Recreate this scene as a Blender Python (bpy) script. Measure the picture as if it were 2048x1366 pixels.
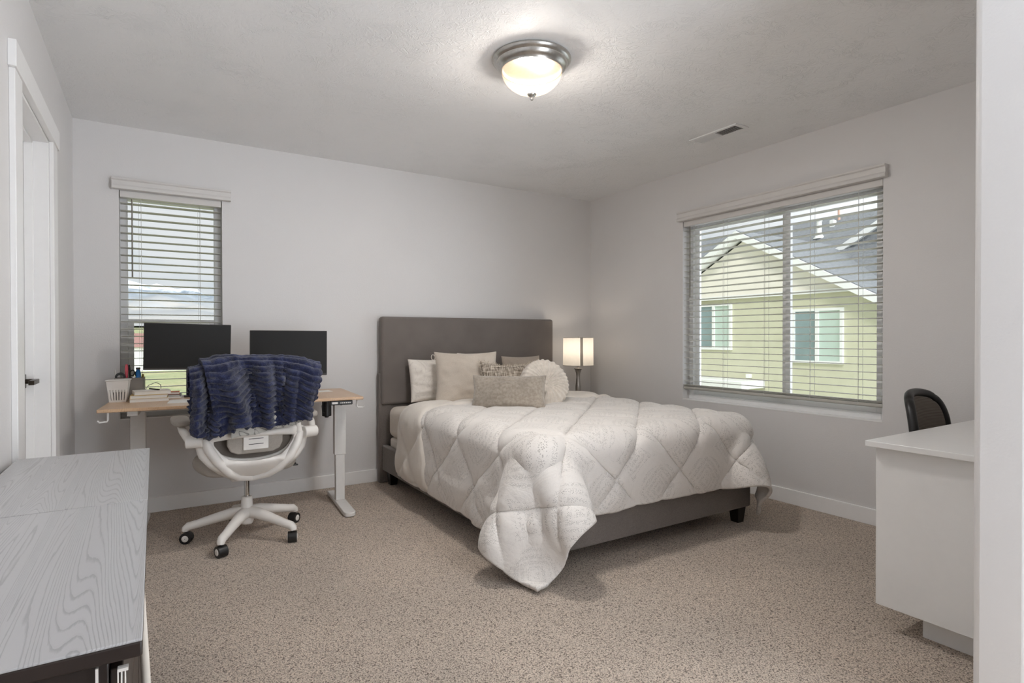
import bpy, bmesh, math, random
import numpy as np
from mathutils import Vector, Matrix, noise

for o in list(bpy.data.objects):
    bpy.data.objects.remove(o)
SC = bpy.context.scene
COL = SC.collection
PI = math.pi
R = math.radians

# ------------------------------------------------------------------ camera
F_PX, YAW, PITCH, ROLL = 1142.17, 0.559691, -0.0079345, -0.0016864
fw = Vector((math.sin(YAW)*math.cos(PITCH), math.cos(YAW)*math.cos(PITCH), math.sin(PITCH)))
rt = Vector((math.cos(YAW), -math.sin(YAW), 0))
up = rt.cross(fw)
rt2 = rt*math.cos(ROLL)+up*math.sin(ROLL)
up2 = -rt*math.sin(ROLL)+up*math.cos(ROLL)
cam_d = bpy.data.cameras.new('camera')
cam_d.sensor_fit = 'HORIZONTAL'
cam_d.sensor_width = 36
cam_d.lens = F_PX*36/2048
cam_d.clip_start = 0.05
cam_d.clip_end = 3000
cam = bpy.data.objects.new('camera', cam_d)
COL.objects.link(cam)
cam.matrix_world = Matrix(((rt2.x, up2.x, -fw.x, -3.60824), (rt2.y, up2.y, -fw.y, -4.31803),
                           (rt2.z, up2.z, -fw.z, 1.11927), (0, 0, 0, 1)))
SC.camera = cam

# ------------------------------------------------------------------ view, world, light
SC.view_settings.view_transform = 'Standard'
SC.view_settings.look = 'None'
SC.view_settings.exposure = 0.12
SC.view_settings.gamma = 1.0
SC.view_settings.use_curve_mapping = False
SC.cycles.use_denoising = True
SC.cycles.max_bounces = 10
SC.cycles.diffuse_bounces = 8
SC.cycles.transparent_max_bounces = 16

WORLD_STRENGTH = 1.30
w = bpy.data.worlds.new('overcast_sky')
SC.world = w
w.use_nodes = True
nt = w.node_tree
nt.nodes.clear()
n_out = nt.nodes.new('ShaderNodeOutputWorld')
n_bg = nt.nodes.new('ShaderNodeBackground')
n_bg.inputs['Strength'].default_value = WORLD_STRENGTH
n_tc = nt.nodes.new('ShaderNodeTexCoord')
n_sep = nt.nodes.new('ShaderNodeSeparateXYZ')
n_map = nt.nodes.new('ShaderNodeMapping')
n_map.inputs['Scale'].default_value = (1, 1, 3.5)
n_noi = nt.nodes.new('ShaderNodeTexNoise')
n_noi.inputs['Scale'].default_value = 4.5
n_noi.inputs['Detail'].default_value = 6
n_cr = nt.nodes.new('ShaderNodeValToRGB')
n_cr.color_ramp.elements[0].position = 0.38
n_cr.color_ramp.elements[0].color = (0.70, 0.77, 0.84, 1)
n_cr.color_ramp.elements[1].position = 0.62
n_cr.color_ramp.elements[1].color = (0.90, 0.92, 0.95, 1)
n_gr = nt.nodes.new('ShaderNodeValToRGB')
n_gr.color_ramp.elements[0].position = 0.48
n_gr.color_ramp.elements[0].color = (1.40, 1.42, 1.46, 1)
n_gr.color_ramp.elements[1].position = 0.51
n_gr.color_ramp.elements[1].color = (1, 1, 1, 1)
n_ma = nt.nodes.new('ShaderNodeMapRange')
n_ma.inputs['From Min'].default_value = -1
n_ma.inputs['From Max'].default_value = 1
n_mul = nt.nodes.new('ShaderNodeMix')
n_mul.data_type = 'RGBA'
n_mul.blend_type = 'MULTIPLY'
n_mul.inputs[0].default_value = 1
L = nt.links.new
L(n_tc.outputs['Generated'], n_map.inputs['Vector'])
L(n_map.outputs['Vector'], n_noi.inputs['Vector'])
L(n_noi.outputs['Fac'], n_cr.inputs['Fac'])
L(n_tc.outputs['Generated'], n_sep.inputs['Vector'])
L(n_sep.outputs['Z'], n_ma.inputs['Value'])
L(n_ma.outputs['Result'], n_gr.inputs['Fac'])
L(n_cr.outputs['Color'], n_mul.inputs[6])
L(n_gr.outputs['Color'], n_mul.inputs[7])
# sky brightness raised behind the camera to the right, added to light the room
n_dot = nt.nodes.new('ShaderNodeVectorMath')
n_dot.operation = 'DOT_PRODUCT'
n_dot.inputs[1].default_value = Vector((0.62, -0.78, 0.0)).normalized()
n_sm = nt.nodes.new('ShaderNodeMapRange')
n_sm.interpolation_type = 'SMOOTHSTEP'
n_sm.inputs['From Min'].default_value = 0.0
n_sm.inputs['From Max'].default_value = 0.85
n_sm.inputs['To Min'].default_value = 1.0
n_sm.inputs['To Max'].default_value = 5.0
n_sc = nt.nodes.new('ShaderNodeVectorMath')
n_sc.operation = 'SCALE'
L(n_tc.outputs['Generated'], n_dot.inputs[0])
L(n_dot.outputs['Value'], n_sm.inputs['Value'])
L(n_mul.outputs[2], n_sc.inputs[0])
L(n_sm.outputs['Result'], n_sc.inputs['Scale'])
L(n_sc.outputs[0], n_bg.inputs['Color'])
L(n_bg.outputs['Background'], n_out.inputs['Surface'])

def lamp(name, kind, loc, energy, color=(1, 1, 1), size=0.1, rot=(0, 0, 0), size_y=None):
    d = bpy.data.lights.new(name, kind)
    d.energy = energy
    d.color = color
    if kind == 'AREA':
        d.size = size
        if size_y:
            d.shape = 'RECTANGLE'
            d.size_y = size_y
    elif kind == 'SUN':
        d.angle = size
    else:
        d.shadow_soft_size = size
    o = bpy.data.objects.new(name, d)
    COL.objects.link(o)
    o.location = loc
    o.rotation_euler = rot
    return o

# thin high-cloud sun: soft daylight on the houses and hills outside
lamp('sun', 'SUN', (-20, -12, 25), 2.1, (1, 0.97, 0.93), R(12), (R(48), 0, R(-60)))

# ------------------------------------------------------------------ materials
def lin(c):
    def f(x):
        x /= 255.0
        return x/12.92 if x <= 0.04045 else ((x+0.055)/1.055)**2.4
    return (f(c[0]), f(c[1]), f(c[2]), 1)

class NB:
    """small node builder"""
    def __init__(s, name):
        s.m = bpy.data.materials.new(name)
        s.m.use_nodes = True
        s.t = s.m.node_tree
        s.t.nodes.clear()
        s.out = s.t.nodes.new('ShaderNodeOutputMaterial')
    def n(s, typ, **kw):
        x = s.t.nodes.new(typ)
        for k, v in kw.items():
            setattr(x, k, v)
        return x
    def l(s, a, b):
        s.t.links.new(a, b)
    def math(s, op, a, b=None, c=None):
        x = s.n('ShaderNodeMath', operation=op)
        for i, q in enumerate((a, b, c)):
            if q is None:
                continue
            if isinstance(q, (int, float)):
                x.inputs[i].default_value = q
            else:
                s.l(q, x.inputs[i])
        return x.outputs[0]
    def coord(s, kind='Object', scale=(1, 1, 1), rot=(0, 0, 0)):
        t = s.n('ShaderNodeTexCoord')
        m = s.n('ShaderNodeMapping')
        m.inputs['Scale'].default_value = scale
        m.inputs['Rotation'].default_value = rot
        s.l(t.outputs[kind], m.inputs['Vector'])
        return m.outputs['Vector']
    def noise(s, vec, scale, detail=3, rough=0.5, dist=0.0):
        x = s.n('ShaderNodeTexNoise')
        x.inputs['Scale'].default_value = scale
        x.inputs['Detail'].default_value = detail
        x.inputs['Roughness'].default_value = rough
        x.inputs['Distortion'].default_value = dist
        s.l(vec, x.inputs['Vector'])
        return x.outputs['Fac']
    def ramp(s, fac, stops):
        x = s.n('ShaderNodeValToRGB')
        e = x.color_ramp.elements
        e[0].position, e[0].color = stops[0]
        e[1].position, e[1].color = stops[-1]
        for p, c in stops[1:-1]:
            q = e.new(p)
            q.color = c
        s.l(fac, x.inputs['Fac'])
        return x.outputs['Color']
    def mix(s, fac, a, b, mode='MIX'):
        x = s.n('ShaderNodeMix', data_type='RGBA', blend_type=mode)
        for i, q in ((0, fac), (6, a), (7, b)):
            if isinstance(q, (int, float, tuple)):
                x.inputs[i].default_value = q
            else:
                s.l(q, x.inputs[i])
        return x.outputs[2]
    def bump(s, h, dist, strength=1.0, prev=None):
        x = s.n('ShaderNodeBump')
        x.inputs['Distance'].default_value = dist
        x.inputs['Strength'].default_value = strength
        s.l(h, x.inputs['Height'])
        if prev is not None:
            s.l(prev, x.inputs['Normal'])
        return x.outputs['Normal']
    def bsdf(s, color, rough=0.5, metal=0.0, spec=0.5, normal=None, sheen=0, coat=0, emit=None, estr=0, trans=0):
        x = s.n('ShaderNodeBsdfPrincipled')
        for k, q in (('Base Color', color), ('Roughness', rough), ('Metallic', metal), ('Specular IOR Level', spec)):
            if isinstance(q, (int, float, tuple)):
                x.inputs[k].default_value = q
            else:
                s.l(q, x.inputs[k])
        if normal is not None:
            s.l(normal, x.inputs['Normal'])
        if sheen:
            x.inputs['Sheen Weight'].default_value = sheen
            x.inputs['Sheen Roughness'].default_value = 0.5
        if coat:
            x.inputs['Coat Weight'].default_value = coat
            x.inputs['Coat Roughness'].default_value = 0.25
        if emit is not None:
            if isinstance(emit, tuple):
                x.inputs['Emission Color'].default_value = emit
            else:
                s.l(emit, x.inputs['Emission Color'])
            x.inputs['Emission Strength'].default_value = estr
        s.l(x.outputs[0], s.out.inputs['Surface'])
        return x

def simple(name, rgb, rough=0.5, metal=0.0, var=0.06, nscale=30, bump=0.0, bscale=200, sheen=0, coat=0, spec=0.5):
    b = NB(name)
    v = b.coord()
    c = lin(rgb)
    dark = tuple(x*(1-var) for x in c[:3])+(1,)
    lite = tuple(min(1, x*(1+var)) for x in c[:3])+(1,)
    col = b.ramp(b.noise(v, nscale, 4), [(0.3, dark), (0.7, lite)])
    nrm = None
    if bump:
        nrm = b.bump(b.noise(v, bscale, 3), bump)
    b.bsdf(col, rough, metal, spec, nrm, sheen, coat)
    return b.m

M = {}
M['wall'] = simple('wall_paint', (217, 215, 214), 0.5, var=0.012, nscale=2, bump=0.0006, bscale=130, spec=0.35)
M['trim'] = simple('trim_paint', (236, 235, 234), 0.32, var=0.01, bump=0.0001, bscale=60)
M['vinyl'] = simple('white_vinyl', (232, 232, 232), 0.35, var=0.01)
M['blind'] = simple('blind_slat', (184, 182, 174), 0.42, var=0.02, nscale=12)
M['valance'] = simple('blind_valance', (212, 209, 206), 0.42, var=0.02, nscale=12)
M['cord'] = simple('cord', (205, 205, 200), 0.7)
M['wand'] = simple('wand', (120, 116, 106), 0.3)
M['nickel'] = simple('brushed_nickel', (190, 188, 184), 0.3, 1.0, var=0.08, nscale=60)
M['chrome'] = simple('chrome', (200, 200, 200), 0.12, 1.0, var=0.03)
M['bronze'] = simple('dark_bronze', (62, 54, 46), 0.35, 0.8, var=0.1)
M['black'] = simple('black_plastic', (28, 27, 27), 0.4, var=0.1)
M['screen'] = simple('monitor_screen', (44, 44, 44), 0.42, var=0.01, spec=0.15)
M['bezel'] = simple('monitor_bezel', (60, 55, 53), 0.4, var=0.05)
M['whiteplastic'] = simple('white_plastic', (226, 222, 217), 0.38, var=0.015)
M['cream_plastic'] = simple('cream_plastic', (206, 198, 188), 0.45)
M['white_metal'] = simple('white_powder_coat', (222, 220, 217), 0.35, var=0.02)
M['seat_grey'] = simple('seat_fabric', (165, 158, 150), 0.85, var=0.06, nscale=200, bump=0.0006, bscale=600)
M['laminate'] = simple('white_laminate', (222, 221, 219), 0.3, var=0.01)
M['dark_wood'] = simple('dark_stained_wood', (40, 30, 26), 0.45, var=0.25, nscale=14)
M['leg_black'] = simple('black_lacquer', (18, 14, 13), 0.3, var=0.2)
M['cream'] = simple('cream_cotton', (224, 217, 208), 0.9, var=0.03, nscale=8, bump=0.0015, bscale=25, sheen=0.2)
M['sheet'] = simple('fitted_sheet', (216, 207, 196), 0.9, var=0.04, nscale=8, bump=0.002, bscale=18)
M['white_fabric'] = simple('white_cotton', (230, 224, 215), 0.9, var=0.03, nscale=8, bump=0.001, bscale=40)
M['paper'] = simple('paper', (232, 230, 226), 0.7, var=0.01)
M['orange'] = simple('orange_leather', (203, 108, 42), 0.5, var=0.06)
M['folder'] = simple('manila', (206, 178, 118), 0.6, var=0.06)
M['grey_box'] = simple('grey_organizer', (142, 135, 128), 0.6, var=0.04)
M['pink'] = simple('pink_plastic', (224, 92, 104), 0.3)
M['blue'] = simple('blue_plastic', (20, 118, 196), 0.25)
M['gold'] = simple('mustard', (176, 140, 60), 0.4)
M['steel'] = simple('lamp_steel', (176, 172, 168), 0.38, 1.0, var=0.1, nscale=40)

def mat_ceiling():
    b = NB('knockdown_ceiling')
    v = b.coord()
    n1 = b.noise(v, 3.2, 4, 0.55, 1.2)
    n2 = b.noise(v, 16, 4, 0.55, 2.5)
    patch = b.ramp(n1, [(0.45, (0, 0, 0, 1)), (0.62, (1, 1, 1, 1))])
    ridg = b.math('ABSOLUTE', b.math('SUBTRACT', n2, 0.5))
    ridg = b.math('SUBTRACT', 1.0, b.math('MULTIPLY', b.math('MINIMUM', ridg, 0.06), 16.0))
    h = b.math('MULTIPLY', ridg, b.math('ADD', b.math('MULTIPLY', patch, 0.9), 0.1))
    h2 = b.math('ADD', b.math('MULTIPLY', h, 0.35), b.math('MULTIPLY', n2, 0.6))
    nrm = b.bump(h2, 0.008, 0.7)
    b.bsdf(lin((237, 237, 237)), 0.6, 0, 0.2, nrm)
    return b.m
M['ceiling'] = mat_ceiling()

def mat_carpet():
    b = NB('carpet_pile')
    v = b.coord()
    warp = b.noise(v, 60, 2)
    mixv = b.n('ShaderNodeVectorMath', operation='ADD')
    sc = b.n('ShaderNodeVectorMath', operation='SCALE')
    nn = b.n('ShaderNodeTexNoise')
    nn.inputs['Scale'].default_value = 70
    b.l(v, nn.inputs['Vector'])
    b.l(nn.outputs['Color'], sc.inputs[0])
    sc.inputs['Scale'].default_value = 0.012
    b.l(v, mixv.inputs[0])
    b.l(sc.outputs[0], mixv.inputs[1])
    vo = b.n('ShaderNodeTexVoronoi')
    vo.inputs['Scale'].default_value = 200
    b.l(mixv.outputs[0], vo.inputs['Vector'])
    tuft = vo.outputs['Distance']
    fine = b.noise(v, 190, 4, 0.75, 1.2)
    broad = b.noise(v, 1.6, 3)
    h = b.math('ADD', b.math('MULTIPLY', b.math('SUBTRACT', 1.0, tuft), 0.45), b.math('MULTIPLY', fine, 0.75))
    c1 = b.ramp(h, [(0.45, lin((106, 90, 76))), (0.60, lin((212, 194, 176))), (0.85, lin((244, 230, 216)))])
    c2 = b.mix(b.ramp(broad, [(0.35, (0, 0, 0, 1)), (0.65, (1, 1, 1, 1))]), (0.90, 0.90, 0.90, 1), (1.06, 1.05, 1.04, 1))
    col = b.mix(1.0, c1, c2, 'MULTIPLY')
    vcol = b.n('ShaderNodeSeparateColor')
    b.l(vo.outputs['Color'], vcol.inputs[0])
    var = b.math('ADD', b.math('MULTIPLY', vcol.outputs[0], 0.20), 0.90)
    col = b.mix(1.0, col, var, 'MULTIPLY')
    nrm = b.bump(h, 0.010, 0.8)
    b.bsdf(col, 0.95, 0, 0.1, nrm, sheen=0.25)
    return b.m
M['carpet'] = mat_carpet()

def mat_oak(name, base, dark, rough):
    b = NB(name)
    v = b.coord('Object', (1, 1, 1))
    st = b.n('ShaderNodeMapping')
    st.inputs['Scale'].default_value = (5.5, 0.22, 1)
    b.l(v, st.inputs['Vector'])
    n = b.noise(st.outputs[0], 1.3, 2, 0.4, 0.25)
    small = b.n('ShaderNodeMapping')
    small.inputs['Scale'].default_value = (60, 9, 1)
    b.l(v, small.inputs['Vector'])
    ns = b.noise(small.outputs[0], 1.0, 4, 0.6)
    ph = b.math('ADD', b.math('MULTIPLY', n, 120.0), b.math('MULTIPLY', ns, 0.55))
    fr = b.math('FRACT', ph)
    line = b.math('MULTIPLY', b.math('MINIMUM', b.math('MULTIPLY', fr, 1.3), b.math('MULTIPLY', b.math('SUBTRACT', 1.0, fr), 5.0)), 1.0)
    pores = b.n('ShaderNodeMapping')
    pores.inputs['Scale'].default_value = (260, 14, 1)
    b.l(v, pores.inputs['Vector'])
    np_ = b.noise(pores.outputs[0], 1.0, 2)
    g = b.math('ADD', line, b.math('MULTIPLY', b.math('SUBTRACT', np_, 0.5), 0.5))
    col = b.ramp(g, [(0.05, dark), (0.30, base)])
    nrm = b.bump(g, 0.0012, 0.35)
    b.bsdf(col, rough, 0, 0.5, nrm, coat=0.25)
    return b.m
M['sheen_wood'] = mat_oak('wood_with_painted_sheen', lin((178, 177, 178)), lin((154, 153, 154)), 0.28)  # grain on dark wood, its grazing window reflection put into the base colour
M['desk_wood'] = mat_oak('light_oak_desk', lin((206, 172, 138)), lin((186, 150, 116)), 0.35)

def mat_weave(name, rgb, rgb2, scale=500, rough=0.9, bump=0.0006, sheen=0.2, blotch=0.05):
    b = NB(name)
    v = b.coord()
    n = b.noise(v, scale, 3, 0.6)
    n2 = b.noise(v, 6, 4)
    col = b.ramp(n, [(0.35, lin(rgb2)), (0.65, lin(rgb))])
    col = b.mix(1.0, col, b.ramp(n2, [(0.3, (1-blotch*2,)*3+(1,)), (0.7, (1+blotch, 1+blotch, 1+blotch, 1))]), 'MULTIPLY')
    b.bsdf(col, rough, 0, 0.2, b.bump(n, bump), sheen=sheen)
    return b.m
M['upholstery'] = mat_weave('grey_linen_upholstery', (126, 119, 114), (104, 97, 92), 420)
M['velvet'] = mat_weave('taupe_velvet', (172, 162, 150), (150, 140, 128), 60, 0.8, 0.0004, 0.5, 0.12)
M['beige'] = mat_weave('beige_cotton', (206, 195, 182), (192, 181, 168), 300, 0.85, 0.0004, 0.3, 0.05)
M['taupe_pillow'] = mat_weave('taupe_pillow', (172, 160, 148), (160, 148, 136), 300, 0.9)
M['satin'] = mat_weave('pleated_satin', (222, 213, 202), (206, 197, 186), 40, 0.6, 0.0003, 0.3, 0.04)
M['mesh_grey'] = mat_weave('grey_mesh', (128, 120, 112), (104, 97, 90), 800, 0.9)

def mat_tweed():
    b = NB('woven_tweed')
    v1 = b.coord('Object', (300, 14, 40))
    v2 = b.coord('Object', (14, 260, 40))
    n = b.math('ADD', b.noise(v1, 1, 3), b.noise(v2, 1, 3))
    col = b.ramp(n, [(0.84, lin((92, 82, 72))), (1.0, lin((160, 148, 134))), (1.12, lin((208, 198, 184)))])
    # ramp input is clamped: rescale first
    for x in b.t.nodes:
        pass
    b2 = NB('woven_tweed_cloth')
    v1 = b2.coord('Object', (300, 16, 40))
    v2 = b2.coord('Object', (16, 260, 40))
    n = b2.math('MULTIPLY', b2.math('ADD', b2.noise(v1, 1, 3), b2.noise(v2, 1, 3)), 0.5)
    col = b2.ramp(n, [(0.40, lin((88, 78, 68))), (0.5, lin((156, 144, 130))), (0.58, lin((212, 202, 188)))])
    b2.bsdf(col, 0.95, 0, 0.1, b2.bump(n, 0.003), sheen=0.2)
    bpy.data.materials.remove(b.m)
    return b2.m
M['tweed'] = mat_tweed()
M['fringe'] = simple('fringe_yarn', (196, 184, 168), 0.95, var=0.3, nscale=80)

def dots_material(name, ground, ink, uv_kind='UV'):
    """pale quilt cloth printed with fine dotted petals and diamonds (UV in metres)"""
    b = NB(name)
    t = b.n('ShaderNodeTexCoord')
    uv = t.outputs[uv_kind]
    sep = b.n('ShaderNodeSeparateXYZ')
    b.l(uv, sep.inputs[0])
    P = 0.36
    def cell(x, off):
        f = b.math('FRACT', b.math('ADD', b.math('DIVIDE', x, P), off))
        return b.math('ABSOLUTE', b.math('SUBTRACT', f, 0.5))
    ax = cell(sep.outputs[0], 0.30)
    ay = cell(sep.outputs[1], 0.20)
    man = b.math('ADD', ax, ay)
    # rings of diamonds round the cell centre, plus petals between
    ring = b.math('SINE', b.math('MULTIPLY', man, 60.0))
    rad = b.math('SQRT', b.math('ADD', b.math('MULTIPLY', ax, ax), b.math('MULTIPLY', ay, ay)))
    pet = b.math('SINE', b.math('ADD', b.math('MULTIPLY', rad, 44.0), b.math('MULTIPLY', b.math('MULTIPLY', ax, ay), 90.0)))
    inner = b.math('LESS_THAN', man, 0.30)
    pat = b.n('ShaderNodeMix', data_type='FLOAT')
    b.l(inner, pat.inputs[0])
    b.l(pet, pat.inputs[2])
    b.l(ring, pat.inputs[3])
    vo = b.n('ShaderNodeTexVoronoi')
    vo.inputs['Scale'].default_value = 235
    vo.inputs['Randomness'].default_value = 0.55
    b.l(uv, vo.inputs['Vector'])
    dot = b.ramp(vo.outputs['Distance'], [(0.26, (1, 1, 1, 1)), (0.48, (0, 0, 0, 1))])
    dens = b.ramp(b.math('MULTIPLY_ADD', pat.outputs[0], 0.5, 0.5), [(0.12, (0.12, 0.12, 0.12, 1)), (0.45, (0.6, 0.6, 0.6, 1)), (0.9, (0.75, 0.75, 0.75, 1))])
    leaf = b.math('LESS_THAN', b.math('ABSOLUTE', b.math('SUBTRACT', rad, 0.44)), 0.07)
    fac = b.math('MULTIPLY', dot, dens)
    fac = b.math('MULTIPLY', fac, b.math('SUBTRACT', 1.0, b.math('MULTIPLY', leaf, 0.85)))
    col = b.mix(fac, lin(ground), lin(ink))
    w1 = b.noise(uv, 9, 4, 0.55, 1.5)
    w2 = b.noise(uv, 30, 3, 0.5, 0.8)
    nrm = b.bump(b.math('ADD', b.math('MULTIPLY', w1, 1.0), b.math('MULTIPLY', w2, 0.3)), 0.012, 0.5)
    b.bsdf(col, 0.85, 0, 0.15, nrm, sheen=0.2)
    return b.m
M['quilt'] = dots_material('dotted_print_quilt', (222, 217, 212), (154, 149, 144))
def mat_floral(name, ground, ink, scale=9, lo=0.49, hi=0.52):
    b = NB(name)
    v = b.coord()
    n = b.noise(v, scale, 2, 0.5, 1.8)
    a = b.math('ABSOLUTE', b.math('SUBTRACT', n, 0.5))
    col = b.ramp(a, [(0.006, lin(ink)), (0.03, lin(ground))])
    b.bsdf(col, 0.9, 0, 0.15, b.bump(b.noise(v, 30, 3), 0.002), sheen=0.2)
    return b.m
M['floral'] = mat_floral('flower_outline_cloth', (196, 194, 188), (128, 126, 122), 9)
M['floral_pillow'] = mat_floral('pale_floral_pillowcase', (230, 223, 214), (218, 210, 202), 7)

def mat_fur():
    b = NB('navy_faux_fur')
    v = b.coord()
    n = b.noise(v, 170, 4, 0.7, 0.6)
    n2 = b.noise(v, 22, 4)
    col = b.ramp(b.math('ADD', b.math('MULTIPLY', n, 0.5), b.math('MULTIPLY', n2, 0.5)),
                 [(0.34, lin((12, 15, 36))), (0.52, lin((27, 34, 68))), (0.68, lin((62, 70, 108)))])
    b.bsdf(col, 0.9, 0, 0.15, b.bump(b.math('ADD', n, b.math('MULTIPLY', n2, 1.2)), 0.006, 0.8), sheen=0.35)
    return b.m
M['fur'] = mat_fur()

def mat_glass():
    b = NB('window_glass')
    tr = b.n('ShaderNodeBsdfTransparent')
    tr.inputs['Color'].default_value = (0.78, 0.79, 0.787, 1)
    gl = b.n('ShaderNodeBsdfGlossy')
    gl.inputs['Roughness'].default_value = 0.02
    fr = b.n('ShaderNodeFresnel')
    fr.inputs['IOR'].default_value = 1.2
    mx = b.n('ShaderNodeMixShader')
    b.l(fr.outputs[0], mx.inputs[0])
    b.l(tr.outputs[0], mx.inputs[1])
    b.l(gl.outputs[0], mx.inputs[2])
    b.l(mx.outputs[0], b.out.inputs['Surface'])
    return b.m
M['glass'] = mat_glass()

def mat_shade(name, rgb, t=0.6, emit=None, es=0, clear=0):
    b = NB(name)
    d = b.n('ShaderNodeBsdfDiffuse')
    d.inputs['Color'].default_value = lin(rgb)
    tr = b.n('ShaderNodeBsdfTranslucent')
    n = b.noise(b.coord(), 40, 2)
    b.l(b.ramp(n, [(0.3, tuple(x*0.94 for x in lin(rgb)[:3])+(1,)), (0.7, lin(rgb))]), tr.inputs['Color'])
    mx = b.n('ShaderNodeMixShader')
    mx.inputs[0].default_value = t
    b.l(d.outputs[0], mx.inputs[1])
    b.l(tr.outputs[0], mx.inputs[2])
    res = mx.outputs[0]
    if emit:
        e = b.n('ShaderNodeEmission')
        e.inputs['Color'].default_value = emit
        e.inputs['Strength'].default_value = es
        ad = b.n('ShaderNodeAddShader')
        b.l(res, ad.inputs[0])
        b.l(e.outputs[0], ad.inputs[1])
        res = ad.outputs[0]
    if clear:
        tp = b.n('ShaderNodeBsdfTransparent')
        m2 = b.n('ShaderNodeMixShader')
        m2.inputs[0].default_value = clear
        b.l(res, m2.inputs[1])
        b.l(tp.outputs[0], m2.inputs[2])
        res = m2.outputs[0]
    b.l(res, b.out.inputs['Surface'])
    return b.m
M['shade'] = mat_shade('lamp_shade_fabric', (238, 234, 226), 0.55)
M['strip'] = mat_shade('lamp_shade_strip', (206, 202, 196), 0.5)
M['bowl'] = mat_shade('frosted_glass_bowl', (214, 160, 112), 0.5, (1.0, 0.79, 0.58, 1), 9.0, 0.975)

# outside
def mat_siding(name, rgb):
    b = NB(name)
    v = b.coord()
    sp = b.n('ShaderNodeSeparateXYZ')
    b.l(v, sp.inputs[0])
    f = b.math('FRACT', b.math('MULTIPLY', sp.outputs[2], 5.0))
    n = b.noise(v, 3, 3)
    col = b.ramp(n, [(0.3, tuple(x*0.95 for x in lin(rgb)[:3])+(1,)), (0.7, lin(rgb))])
    b.bsdf(col, 0.7, 0, 0.2, b.bump(f, 0.02, 0.6))
    return b.m
M['sage'] = simple('sage_stucco', (204, 202, 176), 0.9, var=0.04, nscale=3, bump=0.004, bscale=60)
M['siding'] = mat_siding('cream_lap_siding', (240, 234, 222))
def mat_shingle():
    b = NB('grey_shingle')
    v = b.coord('Object', (1, 1, 1))
    sp = b.n('ShaderNodeSeparateXYZ')
    b.l(v, sp.inputs[0])
    f = b.math('FRACT', b.math('MULTIPLY', sp.outputs[2], 9.0))
    n = b.noise(v, 14, 4, 0.7)
    col = b.ramp(n, [(0.3, lin((116, 118, 120))), (0.7, lin((150, 152, 154)))])
    col = b.mix(b.ramp(f, [(0.0, (0.4, 0.4, 0.4, 1)), (0.2, (0, 0, 0, 1))]), col, lin((98, 100, 102)))
    b.bsdf(col, 0.9, 0, 0.2)
    return b.m
M['shingle'] = mat_shingle()
M['out_white'] = simple('exterior_white', (236, 236, 232), 0.6, var=0.02)
M['out_glass'] = simple('exterior_window_glass', (138, 156, 156), 0.15, var=0.1, nscale=2)
M['out_blind'] = mat_siding('exterior_window_blind', (196, 212, 200))
M['terracotta'] = simple('reddish_roof', (150, 112, 104), 0.8, var=0.15, nscale=4)
M['flue'] = simple('pale_copper_pipe', (214, 176, 156), 0.5)
M['leaf'] = simple('dark_leaf', (62, 84, 52), 0.9, var=0.4, nscale=6)
M['bark'] = simple('bark', (84, 68, 54), 0.9, var=0.2)
def mat_ground():
    b = NB('dry_grass_ground')
    v = b.coord()
    n = b.noise(v, 0.12, 5, 0.6, 1.0)
    n2 = b.noise(v, 2.0, 4, 0.7)
    col = b.ramp(n, [(0.3, lin((122, 140, 104))), (0.5, lin((164, 166, 120))), (0.7, lin((186, 176, 134)))])
    col = b.mix(0.4, col, b.ramp(n2, [(0.3, lin((104, 122, 92))), (0.7, lin((196, 190, 156)))]))
    b.bsdf(col, 0.95, 0, 0.1)
    return b.m
M['ground'] = mat_ground()
def mat_mountain():
    b = NB('snowy_mountain')
    t = b.n('ShaderNodeNewGeometry')
    sp = b.n('ShaderNodeSeparateXYZ')
    b.l(t.outputs['Position'], sp.inputs[0])
    v = b.coord()
    n = b.noise(v, 0.05, 6, 0.65, 0.5)
    n2 = b.noise(v, 0.012, 4, 0.5)
    z = b.math('ADD', sp.outputs[2], b.math('MULTIPLY', b.math('SUBTRACT', n, 0.5), 34.0))
    rock = b.ramp(n, [(0.35, lin((118, 128, 138))), (0.65, lin((168, 174, 180)))])
    low = b.ramp(n2, [(0.35, lin((144, 148, 152))), (0.65, lin((190, 184, 176)))])
    c = b.mix(b.ramp(b.math('DIVIDE', z, 60.0), [(0.28, (0, 0, 0, 1)), (0.52, (1, 1, 1, 1))]), low, rock)
    c = b.mix(b.ramp(b.math('DIVIDE', z, 60.0), [(0.66, (0, 0, 0, 1)), (0.80, (1, 1, 1, 1))]), c, lin((236, 240, 246)))
    b.bsdf(c, 0.95, 0, 0.1)
    return b.m
M['mountain'] = mat_mountain()

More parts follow.
